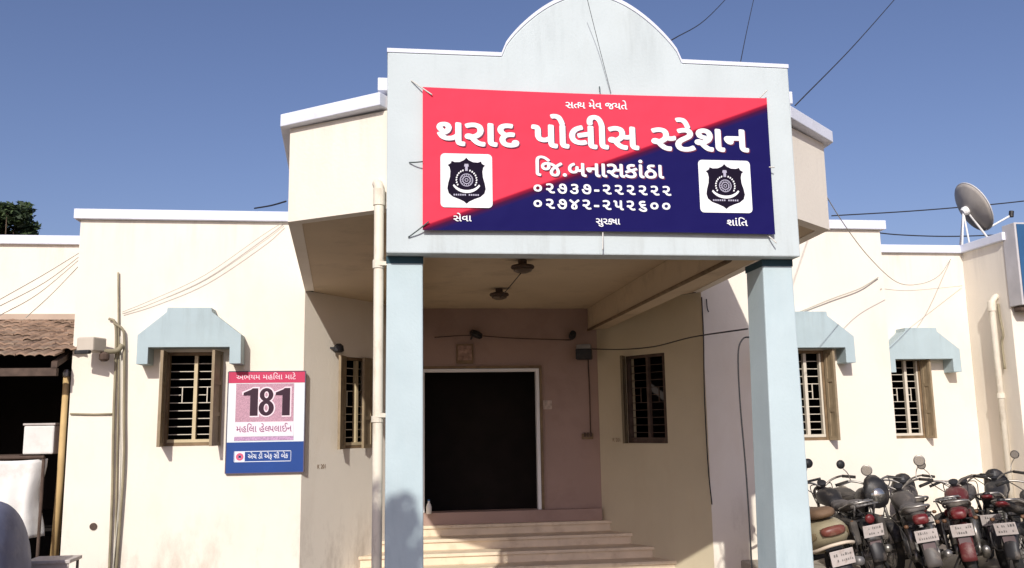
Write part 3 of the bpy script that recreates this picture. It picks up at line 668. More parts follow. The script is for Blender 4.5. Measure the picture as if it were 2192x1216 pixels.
run('overhead_wire', [at(1940, -30, 13.2), at(1830, 95, 10.3), at(1702, 226, 8.0)], .007, 'cable', 'long dark wire slanting down to the right end of the portico', 'wire', G, n=5)
run('overhead_wire', [at(1250, -30, 6.9), at(1280, 90, 7.1), at(1308, 200, 7.17)], .0025, 'cable', 'hair thin wire hanging in front of the pediment onto the banner', 'wire', G, n=5)
run('overhead_wire', [at(1780, 462, 17), at(1950, 452, 17), at(2120, 438, 17), at(2240, 425, 17)], .013, 'cable', 'wire passing behind the satellite dish', 'wire', G, n=5)
run('overhead_wire', [at(1860, 496, 17), at(1930, 503, 17), at(2045, 506, 17), at(2200, 500, 17)], .013, 'cable', 'low wire just above the right wing coping', 'wire', G, n=5)
run('overhead_wire', [at(545, 446, 15), at(580, 440, 14), at(612, 431, 13)], .013, 'cable', 'short wire above the left bay coping', 'wire', G, n=5)
G = 'cables inside the porch'
run('cable', [at(1268, 747, 13.85), at(1330, 748, 13), at(1400, 742, 12), at(1480, 722, 10.5), at(1600, 704, 7.75)], .008, 'cable', 'black cable sagging across the porch from the corner box to the right column', 'cable', G, n=6)
run('cable', [(3.05, 7.75, 3.585), (3.05, 10, 3.59), (3.05, 12, 3.588), (3.05, 13.95, 3.59)], .022, 'wood', 'brown pipe stained dark along the porch ceiling beam', 'pipe', G, n=7, k=0)
run('cable', [at(1502, 636, WY-.03), at(1506, 720, WY-.03), at(1508, 850, WY-.03), at(1516, 1000, WY-.03), at(1524, 1080, WY-.03)], .008, 'cable', 'thin black cable running down the porch wall corner', 'cable', G, n=6)
run('cable', [at(1512, 640, WY-.04), at(1514, 660, WY-.05), at(1517, 668, WY-.05)], .008, 'cable', 'short cable stub hanging high on the porch wall corner', 'cable', G, n=6)
run('hose', [at(1618, 730, 7.9), at(1603, 722, 7.9), at(1588, 728, 7.9), at(1580, 760, 7.9), at(1584, 860, 7.9), at(1596, 1000, 7.9), at(1604, 1120, 7.9), at(1610, 1230, 7.9)], .0075, 'cable', 'thick black hose looped beside the right blue column', 'hose', n=7)
run('cable', [at(930, 722, DY-.03), at(1010, 718, DY-.03), at(1100, 724, DY-.03), at(1222, 728, DY-.03)], .008, 'ironrust', 'dark cable clipped level above the entrance door', 'cable', G, n=6)
run('cable', [at(1115, 585, 9.6), at(1090, 615, 10.7), at(1068, 640, 12)], .006, 'cable', 'thin cable between the two porch ceiling lamps', 'cable', G, n=5)
# porch lamps and boxes
def lamp(p, label, s=1.):
    o = empty('ceiling_lamp', p, label=label, cat='lamp', group='dark round lamps in the porch')
    bm = N(); lathe(bm, [(.05*s, .0), (.05*s, -.045), (.125*s, -.065), (.135*s, -.085), (.125*s, -.10)], 20); obj('lamp_housing', bm, 'ironrust', o, smooth=False)
    bm = N(); lathe(bm, [(.11*s, -.10), (.10*s, -.13), (.05*s, -.15)], 20); obj('lamp_glass', bm, mat('dusty_glass', (.14, .10, .07), rough=.4), o, smooth=True)
    return o
lamp((1.40, 9.75, zs+.004), 'nearer of two dark round lamps on the porch ceiling')
lamp((1.38, 11.9, zs+.004), 'farther of two dark round lamps on the porch ceiling')
p = at(1020, 714, DY-.1)
o = empty('wall_lamp', p, label='dark lamp on a bracket above the entrance door and framed picture', cat='lamp')
bm = N(); lathe(bm, [(.02, .05), (.09, .03), (.11, -.03), (.08, -.06)], 16, Matrix.Rotation(R(25), 4, 'Y')); obj('lamp_shade', bm, 'black', o)
bm = N(); tube(bm, [(0, .0, 0), (-.06, .05, -.03), (-.08, .098, -.08)], .012, 7); obj('bracket', bm, 'black', o)
a, c = at(977, 737, DY-.03), at(1013, 778, DY-.03)
o = empty('framed_picture', (a.x, DY-.035, c.z), label='small framed picture hanging over the entrance door', cat='picture')
bm = N(); wq, hq = c.x-a.x, a.z-c.z
for k in ((0, .02, 0, hq), (wq-.02, wq, 0, hq), (.02, wq-.02, 0, .05), (.02, wq-.02, hq-.02, hq)): box(bm, k[0], k[1], 0, .03, k[2], k[3])
obj('frame', bm, 'wood', o)
bm = N(); box(bm, .02, wq-.02, .012, .03, .05, hq-.02); obj('picture_sheet', bm, mat('faded_picture', (.34, .22, .17), var=.4, scale=14), o)
p = at(1225, 718, DY-.12)
o = empty('spotlight', p, label='small dark spotlight in the upper porch corner beside the meter box', cat='spotlight')
bm = N(); lathe(bm, [(.045, -.07), (.06, .0), (.05, .08)], 14, Matrix.Rotation(R(70), 4, 'X')); obj('lamp_housing', bm, 'black', o)
bm = N(); box(bm, -.015, .015, .03, .118, .02, .05); obj('bracket', bm, 'black', o)
p = at(1250, 752, DY-.2)
o = empty('loudspeaker_box', p, rz=R(-18), label='tilted black box with grey top mounted in the porch corner', cat='box')
bm = N(); box(bm, -.125, .125, -.09, .10, -.13, .03); obj('box_body', bm, 'black', o, bevel=.01)
bm = N(); box(bm, -.115, .115, -.08, .09, .032, .11); obj('box_top', bm, 'steel', o, bevel=.01)
bm = N(); box(bm, -.02, .02, .10, .19, -.03, .02); obj('bracket', bm, 'steel', o)
p = at(1258, 932, DY-.02)
o = empty('switch_box', (p.x, DY-.03, p.z), label='small brown switch box low on the back wall near the porch corner', cat='switch')
bm = N(); box(bm, -.09, .09, 0, .028, -.06, .03); obj('box_body', bm, 'wood', o, bevel=.004)
bm = N()
for k in (-.05, 0, .05): box(bm, k-.015, k+.015, -.018, -.001, -.02, .045)
obj('switches', bm, 'ironrust', o)
run('cable', [(p.x+.05, DY-.02, p.z+.04), (p.x+.052, DY-.02, 2.6), (p.x+.04, DY-.02, 3.2)], .009, 'ironrust', 'dark cable rising from the brown switch box to the corner box', 'cable', G, n=6, k=0)
p = at(1172, 868, DY-.01)
bm = N(); box(bm, p.x-.07, p.x+.07, DY-.008, DY-.002, p.z-.06, p.z+.08); tag(obj('notice', bm, mat('faded_notice', (.50, .40, .33), var=.25, scale=22)), 'small faded notice on the pinkish wall right of the door', 'notice')
p = at(918, 1076, DY-.2)
o = empty('bottle', (p.x, p.y, .80), label='small pale bottle standing at the left foot of the doorway', cat='bottle')
bm = N(); lathe(bm, [(.04, 0), (.042, .10), (.03, .14), (.016, .16), (.016, .19)], 14); obj('bottle_body', bm, 'cloth', o, smooth=True)
bm = N(); lathe(bm, [(.019, .19), (.019, .21)], 12); obj('cap', bm, 'bluepanel', o)
p = at(725, 745, 12.55)
o = empty('wall_lamp', p, label='small black lamp above the window on the left porch wall', cat='lamp')
bm = N(); lathe(bm, [(.03, .06), (.065, .03), (.075, -.04), (.05, -.06)], 14); obj('lamp_shade', bm, 'black', o)
bm = N(); box(bm, -.16, -.03, .0, .03, -.01, .015); obj('bracket', bm, 'black', o)
# security camera
p = at(196, 742, WY-.24)
o = empty('security_camera', p, rz=R(-22), label='beige box security camera on a bracket at the edge of the cream left bay', cat='camera')
o.scale = (1.25,)*3
bm = N(); box(bm, -.10, .10, -.10, .10, -.055, .09); obj('camera_body', bm, mat('camera_beige', (.50, .44, .36), rough=.5, var=.08), o, bevel=.015)
bm = N(); box(bm, -.085, .085, -.145, -.098, -.085, -.045); obj('lens_hood', bm, 'black', o, bevel=.01)
bm = N(); tube(bm, curve_pts([(.06, .06, -.04), (.12, .12, -.045), (.17, .18, -.03), (.20, .21, .03)]), .026, 8); obj('bracket', bm, 'conduit', o, smooth=True)
bm = N(); lathe(bm, [(.03, -.15), (.05, -.13), (.05, -.08), (.02, -.055)], 12, Matrix.Translation((.11, .06, 0))); obj('sensor', bm, 'ironrust', o)
bm = N(); lathe(bm, [(.045, 0), (.045, .012)], 14, Matrix.Translation(at(200, 1127, WY-.003)) @ Matrix.Rotation(R(90), 4, 'X')); tag(obj('hole_disc', bm, 'ironrust'), 'small round dark disc standing for a hole low on the cream left bay wall', 'hole')  # flat dark disc added in place of a small hole's dark inside

# ------------------------------------------------------------------ tiled lean-to on the left
lt = empty('tiled_lean_to', (-7, 12.8, 0), label='lean-to roof of weathered brown clay tiles over the dark shed opening at left', cat='lean-to')
ti = Matrix.Translation((7, -12.8, 0))
ez, ey, rz_, ry = 3.035, 11.75, 3.74, LY-.03
mt = mat('clay_tile', (.27, .18, .125), rough=.9, var=.35, scale=5, dirt=(.38, .31, .23), dirt_amt=.85, dirt_scale=4, bump=.4)
bm = N(); rows = 8; rng = random.Random(3); X0, X1 = -10.5, -4.02; tw = .23
for rrow in range(rows):
    f0, f1 = rrow/rows, (rrow+1)/rows+.035
    ncol = int((X1-X0)/tw)
    for c in range(ncol):
        xr_ = X1-.0-c*tw; xl_ = xr_-tw*1.04
        if X1-xr_ < .1 and rrow == 0: continue
        if xr_ > -4.19 and False: continue
        j = rng.uniform(-.008, .008); dy = rng.uniform(-.02, .02); prof = []
        for i in range(9):
            t = i/8; prof.append((xl_+(xr_-xl_)*t, .028*abs(sin(pi*t*2))*(1 if t < .5 else .55)+j))
        y0 = ey+(ry-ey)*f0+dy; y1 = ey+(ry-ey)*min(1, f1); z0 = ez+(rz_-ez)*f0+.036; z1 = ez+(rz_-ez)*min(1, f1)
        a_ = [bm.verts.new((x, y0, z0+h)) for x, h in prof]; b_ = [bm.verts.new((x, y1, z1+h)) for x, h in prof]
        a2 = [bm.verts.new((x, y0, z0+h-.022)) for x, h in prof]; b2 = [bm.verts.new((x, y1, z1+h-.022)) for x, h in prof]
        for i in range(8):
            bm.faces.new((a_[i], a_[i+1], b_[i+1], b_[i])); bm.faces.new((a2[i], b2[i], b2[i+1], a2[i+1])); bm.faces.new((a2[i], a2[i+1], a_[i+1], a_[i]))
        bm.faces.new((a_[8], a2[8], b2[8], b_[8])); bm.faces.new((a2[0], a_[0], b_[0], b2[0]))
bmesh.ops.transform(bm, matrix=ti, verts=bm.verts); obj('tile_roof', bm, mt, lt)
bm = N(); box(bm, X0, X1-.16, ry-.10, ry+.02, rz_-.0, rz_+.085); bmesh.ops.transform(bm, matrix=ti, verts=bm.verts); obj('ridge_mortar', bm, mat('ridge_mortar', (.46, .36, .28), var=.1), lt)
for x in (-10.2, -9.0, -7.8, -6.6, -5.4, -4.3):
    bm = N(); prism_x(bm, [(ey+.05, ez-.055), (ry-.01, rz_-.055), (ry-.01, rz_-.13), (ey+.05, ez-.13)], x, x+.07); bmesh.ops.transform(bm, matrix=ti, verts=bm.verts); obj('rafter', bm, 'ironrust', lt)
bm = N(); box(bm, X0, -4.24, ey+.06, ey+.14, ez-.23, ez-.132); bmesh.ops.transform(bm, matrix=ti, verts=bm.verts); obj('eave_beam', bm, 'ironrust', lt)
bm = N(); box(bm, -4.32, -4.19, 12.62, 12.76, 0, 3.2); bmesh.ops.transform(bm, matrix=ti, verts=bm.verts); obj('post', bm, mat('red_brown_timber', (.13, .055, .03), var=.3, scale=6), lt)
pp = empty('timber_pole', at(112, 1240, 12.34), label='leaning tan timber pole with a metal cap under the tiled eave', cat='pole')
q = at(143, 806, 12.2)-pp.location
bm = N(); tube(bm, [q*0, q*.5+Vector((.012, 0, 0)), q], .052, 10, .042); obj('pole_shaft', bm, 'bamboo', pp, smooth=True)
bm = N(); lathe(bm, [(.045, 0), (.05, .05), (.03, .09)], 12, Matrix.Translation(q)); obj('cap', bm, 'chrome', pp)
# things under the lean-to
p = at(88, 972, 12.55)
o = empty('white_box', p, label='white box with a thin lid standing on the ledge under the lean-to', cat='box')
bm = N(); box(bm, -.19, .19, -.12, .12, .0, .37); obj('box_body', bm, 'cloth', o, bevel=.02)
bm = N(); box(bm, -.2, .2, -.13, .13, .372, .40); obj('lid', bm, 'plate', o, bevel=.006)
pz = p.z
bm = N(); box(bm, -6.6, -4.92, 12.42, 12.86, .0, pz-.05)
led = empty('shed_counter', (-5.6, 12, 0), label='dark brown timber counter under the lean-to carrying the white box', cat='counter')
bmesh.ops.transform(bm, matrix=Matrix.Translation((5.6, -12, 0)), verts=bm.verts); obj('counter_body', bm, 'ironrust', led)
bm = N(); box(bm, -6.65, -4.82, 12.36, 12.9, pz-.048, pz-.003); bmesh.ops.transform(bm, matrix=Matrix.Translation((5.6, -12, 0)), verts=bm.verts); obj('counter_top', bm, 'ironrust', led)
# hanging white sheet
a, c = at(-60, 985, 11.95), at(83, 1150, 11.95); W1, H1 = c.x-a.x, a.z-c.z
bm = N(); nx, nz_ = 40, 20; V = []
for i in range(nx+1):
    cl_ = []
    for k in range(nz_+1):
        u_, v_ = i/nx, k/nz_
        xx = a.x+W1*u_ - (.07*sin(pi*v_)**2*(u_**4)) ; zz_ = a.z-H1*v_*(1-.12*(1-u_)*0) - .02*sin(u_*3)
        yq = 11.95+.03*sin(u_*19+v_*2)*v_+.05*sin(u_*7)*v_+.06*(max(0, u_-.8)/.2)**2*2
        cl_.append((bm.verts.new((xx, yq, zz_)), bm.verts.new((xx, yq+.012, zz_))))
    V.append(cl_)
for i in range(nx):
    for k in range(nz_):
        for s_ in (0, 1): bm.faces.new((V[i][k][s_], V[i+1][k][s_], V[i+1][k+1][s_], V[i][k+1][s_]))
    bm.faces.new((V[i][0][0], V[i+1][0][0], V[i+1][0][1], V[i][0][1])); bm.faces.new((V[i][nz_][0], V[i+1][nz_][0], V[i+1][nz_][1], V[i][nz_][1]))
for k in range(nz_): bm.faces.new((V[nx][k][0], V[nx][k+1][0], V[nx][k+1][1], V[nx][k][1]))
tag(obj('white_sheet', bm, 'cloth', smooth=True), 'white sheet hanging from a rail beside the dark shed opening', 'sheet')
rl = empty('sheet_rail', a, label='dark steel rail on legs carrying the white sheet', cat='rail')
bm = N(); tube(bm, [Vector((-.3, .03, .02)), Vector((W1-.01, .03, .02))], .022, 8); obj('rail', bm, 'ironrust', rl)
for xx in (-.25, W1-.02):
    bm = N(); tube(bm, [Vector((xx, .05, .02)), Vector((xx, .05, -a.z))], .02, 8); obj('leg', bm, 'ironrust', rl)
# covered vehicle, blue-grey sheet
b0 = at(16, 1120, 9.6)
o = empty('covered_scooter', (b0.x-.42, 9.75, 0), label='rounded blue grey cover over a parked two-wheeler at the left edge', cat='covered scooter')
bm = N(); rng = random.Random(5)
secs = []
for y, hw_, zt in ((-.34, .20, .95), (-.28, .33, 1.17), (-.1, .40, 1.38), (.2, .42, 1.46), (.5, .40, 1.36), (.8, .33, 1.15), (.95, .22, .9)):
    ring = []
    for j in range(29):
        t = pi*j/28; e = 2.0
        x = hw_*math.copysign(abs(cos(t))**(2/4.), cos(t)); z = .25+(zt-.25)*abs(sin(t))**(.62)
        k = 1+.05*sin(j*1.7+y*9)*(1-z/zt)
        ring.append(bm.verts.new((x*k*(1.0+.1*(1-z/zt)), y, z)))
    secs.append(ring)
for A_, B_ in zip(secs, secs[1:]):
    for j in range(28): bm.faces.new((A_[j], A_[j+1], B_[j+1], B_[j]))
bm.faces.new(secs[0]); bm.faces.new(secs[-1][::-1])
ob = obj('cover', bm, 'tarp', o, smooth=True); md = ob.modifiers.new('sub', 'SUBSURF'); md.levels = md.render_levels = 2
for x in (-.25, .65):
    bm = N(); tube(bm, [(.21*cos(2*pi*k/20), x+.0+.21*0, .25+.21*sin(2*pi*k/20)) for k in range(20)], .05, 8, closed=True)
    bmesh.ops.transform(bm, matrix=Matrix.Translation((0, x, 0)) @ Matrix.Rotation(R(90), 4, 'Z') @ Matrix.Translation((0, -x, 0)), verts=bm.verts); obj('tyre', bm, 'rubber', o, smooth=True)
# small table at the foot of the pole
p = at(112, 1196, 10.9)
o = empty('small_table', (p.x, 10.95, 0), label='small white topped metal table below the timber pole', cat='table')
bm = N(); box(bm, -.24, .24, -.2, .2, p.z-.04, p.z); obj('table_top', bm, 'plate', o, bevel=.008)
bm = N(); box(bm, -.22, .22, -.18, -.165, p.z-.22, p.z-.041); obj('apron', bm, 'plate', o)
for x in (-.2, .2):
    for y in (-.15, .17):
        bm = N(); tube(bm, [(x, y, 0), (x, y, p.z-.042)], .016, 7); obj('leg', bm, 'steel', o)
p2 = at(70, 1150, 11.0)
o = empty('bucket', (p2.x, 11.25, 0), label='dark bucket on a stool between the white sheet and the timber pole', cat='bucket')
bm = N(); lathe(bm, [(.10, .36), (.13, .62), (.135, .64)], 18); obj('bucket_body', bm, mat('bucket_navy', (.02, .025, .05), rough=.5), o, smooth=True)
bm = N(); lathe(bm, [(.14, .0), (.12, .33), (.13, .36)], 14); obj('stool', bm, 'ironrust', o)

# ------------------------------------------------------------------ dish, sign box
dc = at(2070, 450, 14.7)
v = ray(2084, 450).normalized(); nn = (v*.06 + (rt*.87+up*.45).normalized()*.97).normalized()
di = empty('satellite_dish', (dc.x, dc.y, 4.18), label='large grey satellite dish on a white tripod above the right wing roof', cat='satellite dish')
off = Vector((0, 0, dc.z-4.18)); Q = nn.to_track_quat('Z', 'Y').to_matrix().to_4x4(); DM = Matrix.Translation(off) @ Q
bm = N(); rd = .48; lathe(bm, [(.02, .0)]+[(rd*k/8, .13*(k/8)**2) for k in range(1, 9)]+[(rd, .145), (rd-.015, .15)]+[(rd*k/8-.012*(k > 0), .13*(k/8)**2+.012) for k in range(7, 0, -1)], 40, DM); obj('dish', bm, 'dish', di, smooth=True)
bm = N(); tube(bm, [DM @ Vector((rd*cos(2*pi*k/40), rd*sin(2*pi*k/40), .142)) for k in range(40)], .014, 6, closed=True); obj('dish_rim', bm, mat('rim_pale', (.6, .58, .56), rough=.5), di, smooth=True)
bm = N(); lathe(bm, [(.06, -.10), (.085, -.06), (.085, -.0)], 12, DM); obj('mount', bm, 'white', di)
lo = DM @ Vector((0, 0, 0)); hub = DM @ Vector((0, 0, -.08))
dn = (Vector((0, 0, -1)) - nn*Vector((0, 0, -1)).dot(nn)).normalized()
edge = off + dn*rd*.97 + nn*.12
lnb = edge + nn*.55 + Vector((0, 0, .02))
bm = N(); tube(bm, [edge, lnb], .018, 8); obj('feed_arm', bm, 'white', di)
bm = N(); tube(bm, [lnb-nn*.02+Vector((0, 0, -.03)), lnb+Vector((0, 0, .07))], .042, 10); obj('feed_horn', bm, 'black', di)
for dx_, dy_ in ((-.30, -.12), (.10, -.1), (-.1, .35)):
    bm = N(); tube(bm, [hub, Vector((hub.x+dx_, hub.y+dy_, 0))], .016, 8); obj('leg', bm, 'white', di)
bm = N(); tube(bm, [hub+Vector((.1, -.03, -.05)), Vector((hub.x+.45, hub.y-.1, hub.z-.62))], .02, 8); obj('brace', bm, 'white', di)
sg = empty('sign_box', (10.95, 12.5, 3.5), label='dark blue projecting sign box with pale grey side at the right edge of the roofline', cat='sign')
a = at(2189, 652, 12.5); c = at(2187, 476, 12.5)
bm = N(); box(bm, a.x-10.95, a.x-10.95+1.4, 0, .296, a.z-3.5, c.z-3.5); obj('sign_case', bm, mat('case_grey', (.52, .50, .50), var=.1), sg, bevel=.01)
bm = N(); box(bm, a.x-10.95+.03, a.x-10.95+1.37, -.014, -.002, a.z-3.5+.03, c.z-3.5-.03); obj('sign_face', bm, 'bluepanel', sg)
bm = N(); box(bm, a.x-10.95+.02, a.x-10.95+1.3, .06, .24, a.z-3.5-.09, a.z-3.5-.003); obj('bottom_rail', bm, 'ironrust', sg, bevel=.02)

# ------------------------------------------------------------------ trees
def tree(name, loc, label, clumps, trunk, n=2600, leaf=.12, seed=1, mts=('leaf', 'leaf2')):
    rng = random.Random(seed); o = empty(name, loc, label=label, cat='tree')
    bm = N(); tube(bm, curve_pts(trunk), .16, 9, .05)
    for c, r in clumps[::2]:
        s_ = Vector(trunk[-2]); tube(bm, curve_pts([s_, (s_+Vector(c))/2+Vector((0, 0, -.15)), Vector(c)]), .05, 6, .012)
    obj('trunk', bm, 'bark', o, smooth=True)
    bs = [N(), N()]; tot = sum(r**2 for _, r in clumps)
    for c, r in clumps:
        for k in range(int(n*r*r/tot)):
            d = Vector((rng.gauss(0, 1), rng.gauss(0, 1), rng.gauss(0, 1))).normalized()*r*rng.random()**.45
            d.z *= .8; p = Vector(c)+d; a_ = Vector((rng.gauss(0, 1), rng.gauss(0, 1), rng.gauss(0, .7))).normalized(); b_ = a_.orthogonal().normalized()
            b_ = Matrix.Rotation(rng.uniform(0, 6.28), 3, a_) @ b_; L = leaf*rng.uniform(.6, 1.4)
            bm = bs[0 if rng.random() < .55 else 1]
            bm.faces.new([bm.verts.new(p+q_) for q_ in (-a_*L*.5, b_*L*.22, a_*L*.6, -b_*L*.22)])
    for bm, mt_ in zip(bs, mts): obj('crown', bm, mt_, o, recalc=False)
    return o
bt = at(30, 500, 27); base = Vector((bt.x, 27, 0)); H0 = at(30, 455, 27).z
rng = random.Random(11); cl = []
for k in range(40):
    px = rng.uniform(-110, 72); top = 420+max(0, (px-30))*.8+rng.uniform(0, 16); q = at(px, top+rng.uniform(6, 70), 27+rng.uniform(-.8, .8)); cl.append(((q-base)[:], rng.uniform(.22, .42)))
for k in range(16):
    cl.append(((rng.uniform(-2.2, .4), rng.uniform(-.8, .8), H0-rng.uniform(1.2, 2.6)), rng.uniform(.5, .9)))
tree('leafy_tree', base, 'dark green leafy tree rising behind the left wing roof', cl, [(0, 0, 0), (.1, 0, 3), (-.2, 0, H0-2.2), (-.1, 0, H0-.8)], n=20000, leaf=.19, seed=4)

rng = random.Random(21); cl = []
for k in range(30):
    cl.append(((rng.uniform(-1.3, 1.35), rng.uniform(-1.5, 1.5), rng.uniform(3.6, 5.9)), rng.uniform(.35, .6)))
for k in range(14): cl.append(((1.66+rng.uniform(-.2, .1), -.3+rng.uniform(-.8, .8), 5.35+rng.uniform(-.6, .45)), .4))
tree('shade_tree', (-3.86, .1, 0), 'leafy yard tree whose shadow falls on the foot of the left blue column', cl, [(-.2, -.4, 0), (-.1, -.3, 1.6), (0, 0, 3.2), (.1, 0, 4.6)], n=15000, leaf=.15, seed=9)

# ------------------------------------------------------------------ motorcycles
def wheel(root, x, r=.30, w_=.05, spokes=True):
    o = N(); lathe(o, [(.045, -.06), (.055, -.02), (.055, .02), (.045, .06)], 12, Matrix.Translation((x, 0, r)) @ Matrix.Rotation(R(90), 4, 'X'))
    wh = obj('wheel', o, 'engine', root)
    bm = N(); tube(bm, [(x+(r-w_)*cos(2*pi*k/28), 0, r+(r-w_)*sin(2*pi*k/28)) for k in range(28)], w_, 9, closed=True); obj('tyre', bm, 'rubber', wh, smooth=True)
    bm = N(); tube(bm, [(x+(r-w_*2)*cos(2*pi*k/28), 0, r+(r-w_*2)*sin(2*pi*k/28)) for k in range(28)], .018, 6, closed=True); obj('rim', bm, 'chrome', wh, smooth=True)
    bm = N()
    for k in range(18 if spokes else 5):
        t = 2*pi*k/(18 if spokes else 5); y = .03*(1 if k % 2 else -1) if spokes else 0
        tube(bm, [(x+.05*cos(t+.3), y, r+.05*sin(t+.3)), (x+(r-w_*2)*cos(t), 0, r+(r-w_*2)*sin(t))], .004 if spokes else .016, 4)
    obj('spokes', bm, 'chrome', wh)
def strip_arc(bm, cx, cz, r, a0, a1, hw_, k=12, th=.006):
    V_ = []
    for i in range(k+1):
        t = a0+(a1-a0)*i/k; q = []
        for rr_ in (r, r+th):
            for y, d in ((-hw_, -.018), (-hw_*.6, 0), (0, .006), (hw_*.6, 0), (hw_, -.018)): q.append(bm.verts.new((cx+(rr_+d)*cos(t), y, cz+(rr_+d)*sin(t))))
        V_.append(q)
    for A_, B_ in zip(V_, V_[1:]):
        for j in range(4):
            bm.faces.new((A_[j], A_[j+1], B_[j+1], B_[j])); bm.faces.new((A_[5+j], B_[5+j], B_[6+j], A_[6+j]))
        for j in (0, 4): bm.faces.new((A_[j], B_[j], B_[5+j], A_[5+j]))
    for q in (V_[0], V_[-1]):
        for j in range(4): bm.faces.new((q[j], q[j+1], q[6+j], q[5+j]))
def plate_marks(pm, a, b, parent, seed):
    # worn, unreadable dark strokes left on the plate
    rg = random.Random(seed); bm = N()
    for row in (.02, -.036):
        y = a*.72
        while y > -a*.75:
            w_ = rg.uniform(.008, .02); h = rg.uniform(.016, .03)
            if rg.random() < .8:
                bm.faces.new([bm.verts.new(pm @ Vector((-.0055, yy, row+zz_))) for yy, zz_ in ((y, 0), (y-w_, 0), (y-w_*rg.uniform(.5, 1), h), (y-w_*.2, h))])
            y -= w_+.008
    obj('plate_marks', bm, 'steel', parent, recalc=False)
def motorcycle(loc, heading, lean, label, paint='blackpaint', seat='seat', plate=True, cowl=False, tail='paint', mirr=(1, 1), mround=True, style=0):
    """local +x is forwards; heading 0 = facing the wall (+Y)"""
    o = empty('motorcycle', (loc[0], loc[1], loc[2]), label=label, cat='motorcycle', group='motorcycles parked along the right wing')
    o.rotation_euler = (R(lean), 0, R(90+heading)); k_ = 1.02+.09*((len(label)*7) % 10)/10; o.scale = (k_, 1.06, 1.03+.06*((len(label)*3) % 7)/7)
    wheel(o, -.62); wheel(o, .64, .295, .042)
    bm = N()
    for pts in ([(.40, 0, .90), (.30, 0, .60), (.28, 0, .30), (-.1, 0, .24)], [(.40, 0, .92), (.1, 0, .74), (-.3, 0, .70), (-.75, 0, .74)], [(-.1, 0, .26), (-.18, 0, .5), (-.3, 0, .69)], [(-.12, .06, .28), (-.62, .07, .30)], [(-.12, -.06, .28), (-.62, -.07, .30)]): tube(bm, pts, .02, 7)
    obj('frame', bm, 'blackpaint', o, smooth=True)
    bm = N(); box(bm, -.14, .2, -.10, .10, .24, .42); lathe(bm, [(.10, -.13), (.13, -.10), (.13, .10), (.10, .13)], 16, Matrix.Translation((-.02, 0, .33)) @ Matrix.Rotation(R(90), 4, 'X'))
    tm = Matrix.Translation((.16, 0, .40)) @ Matrix.Rotation(R(14), 4, 'Y')
    for k in range(7): box(bm, -.085, .085, -.085, .085, .02+k*.03, .034+k*.03, tm)
    box(bm, -.06, .06, -.06, .06, 0, .25, tm); obj('engine', bm, 'engine', o, bevel=.006)
    bm = N(); tube(bm, curve_pts([(.24, -.06, .50), (.34, -.10, .38), (.26, -.14, .22), (-.1, -.15, .22)]), .02, 8); tube(bm, [(-.1, -.155, .22), (-.2, -.16, .24), (-.75, -.175, .36), (-.8, -.175, .37)], .045, 12, .04); obj('exhaust', bm, 'chrome', o, smooth=True)
    bm = N(); loft(bm, [((.50, 0, .84), .03, .03), ((.46, 0, .85), .10, .07), ((.34, 0, .86), .135, .10), ((.18, 0, .85), .125, .10), ((.06, 0, .81), .09, .07), ((.0, 0, .78), .06, .04)], 18); obj('fuel_tank', bm, paint, o, smooth=True)
    bm = N(); loft(bm, [((.04, 0, .79), .06, .03), ((-.02, 0, .80), .095, .045), ((-.2, 0, .785), .12, .05), ((-.36, 0, .80), .125, .055), ((-.5, 0, .83), .12, .055), ((-.68, 0, .845), .10, .045), ((-.73, 0, .845), .06, .02)], 16, 3); obj('seat', bm, seat, o, smooth=True)
    bm = N()
    for s_ in (-1, 1): prism_y(bm, [(-.08, .70), (-.16, .48), (-.34, .50), (-.44, .70), (-.3, .745)], s_*.085, s_*.125)
    obj('side_panel', bm, paint, o, bevel=.015)
    if style == 0:
        bm = N(); loft(bm, [((-.44, 0, .74), .10, .05), ((-.62, 0, .765), .095, .05), ((-.78, 0, .785), .075, .045), ((-.86, 0, .79), .05, .03)], 14, 3); obj('tail_cowl', bm, paint, o, smooth=True)
        bm = N(); loft(bm, [((-.80, 0, .765), .075, .045), ((-.86, 0, .76), .08, .055), ((-.90, 0, .755), .072, .048), ((-.915, 0, .752), .05, .03)], 14, 3.2); obj('tail_light', bm, 'redlens', o, smooth=True)
    elif style == 1:      # long mudguard with a small round lamp and a luggage carrier
        bm = N(); lathe(bm, [(.03, -.03), (.05, .0), (.05, .02), (.03, .035)], 16, Matrix.Translation((-.93, 0, .72)) @ Matrix.Rotation(R(-95), 4, 'Y')); obj('tail_light', bm, 'redlens', o, smooth=True)
        bm = N(); strip_arc(bm, -.62, .30, .40, R(70), R(150), .085); obj('tail_fender', bm, paint, o, smooth=True)
        bm = N()
        for y in (-.10, -.05, 0, .05, .10): tube(bm, [(-.70, y, .885), (-.98, y, .875)], .008, 6)
        tube(bm, [(-.72, -.12, .885), (-.72, .12, .885)], .009, 6); tube(bm, [(-.97, -.12, .873), (-.97, .12, .873)], .009, 6)
        for y in (-.11, .11): tube(bm, [(-.9, y, .872), (-.72, y, .66)], .009, 6)
        obj('carrier', bm, 'steel', o, smooth=True)
        for s_ in (-1, 1):
            bm = N(); box(bm, -.86, -.48, s_*.15-.045, s_*.15+.045, .46, .72); obj('saddle_bag', bm, 'seat', o, bevel=.035)
    else:                 # slim upswept tail with a narrow lamp
        bm = N(); loft(bm, [((-.40, 0, .73), .11, .05), ((-.62, 0, .79), .09, .05), ((-.82, 0, .86), .06, .04), ((-.92, 0, .895), .03, .02)], 14, 2.6); obj('tail_cowl', bm, paint, o, smooth=True)
        bm = N(); loft(bm, [((-.84, 0, .835), .07, .02), ((-.92, 0, .86), .06, .024), ((-.955, 0, .865), .03, .012)], 14, 3); obj('tail_light', bm, 'redlens', o, smooth=True)
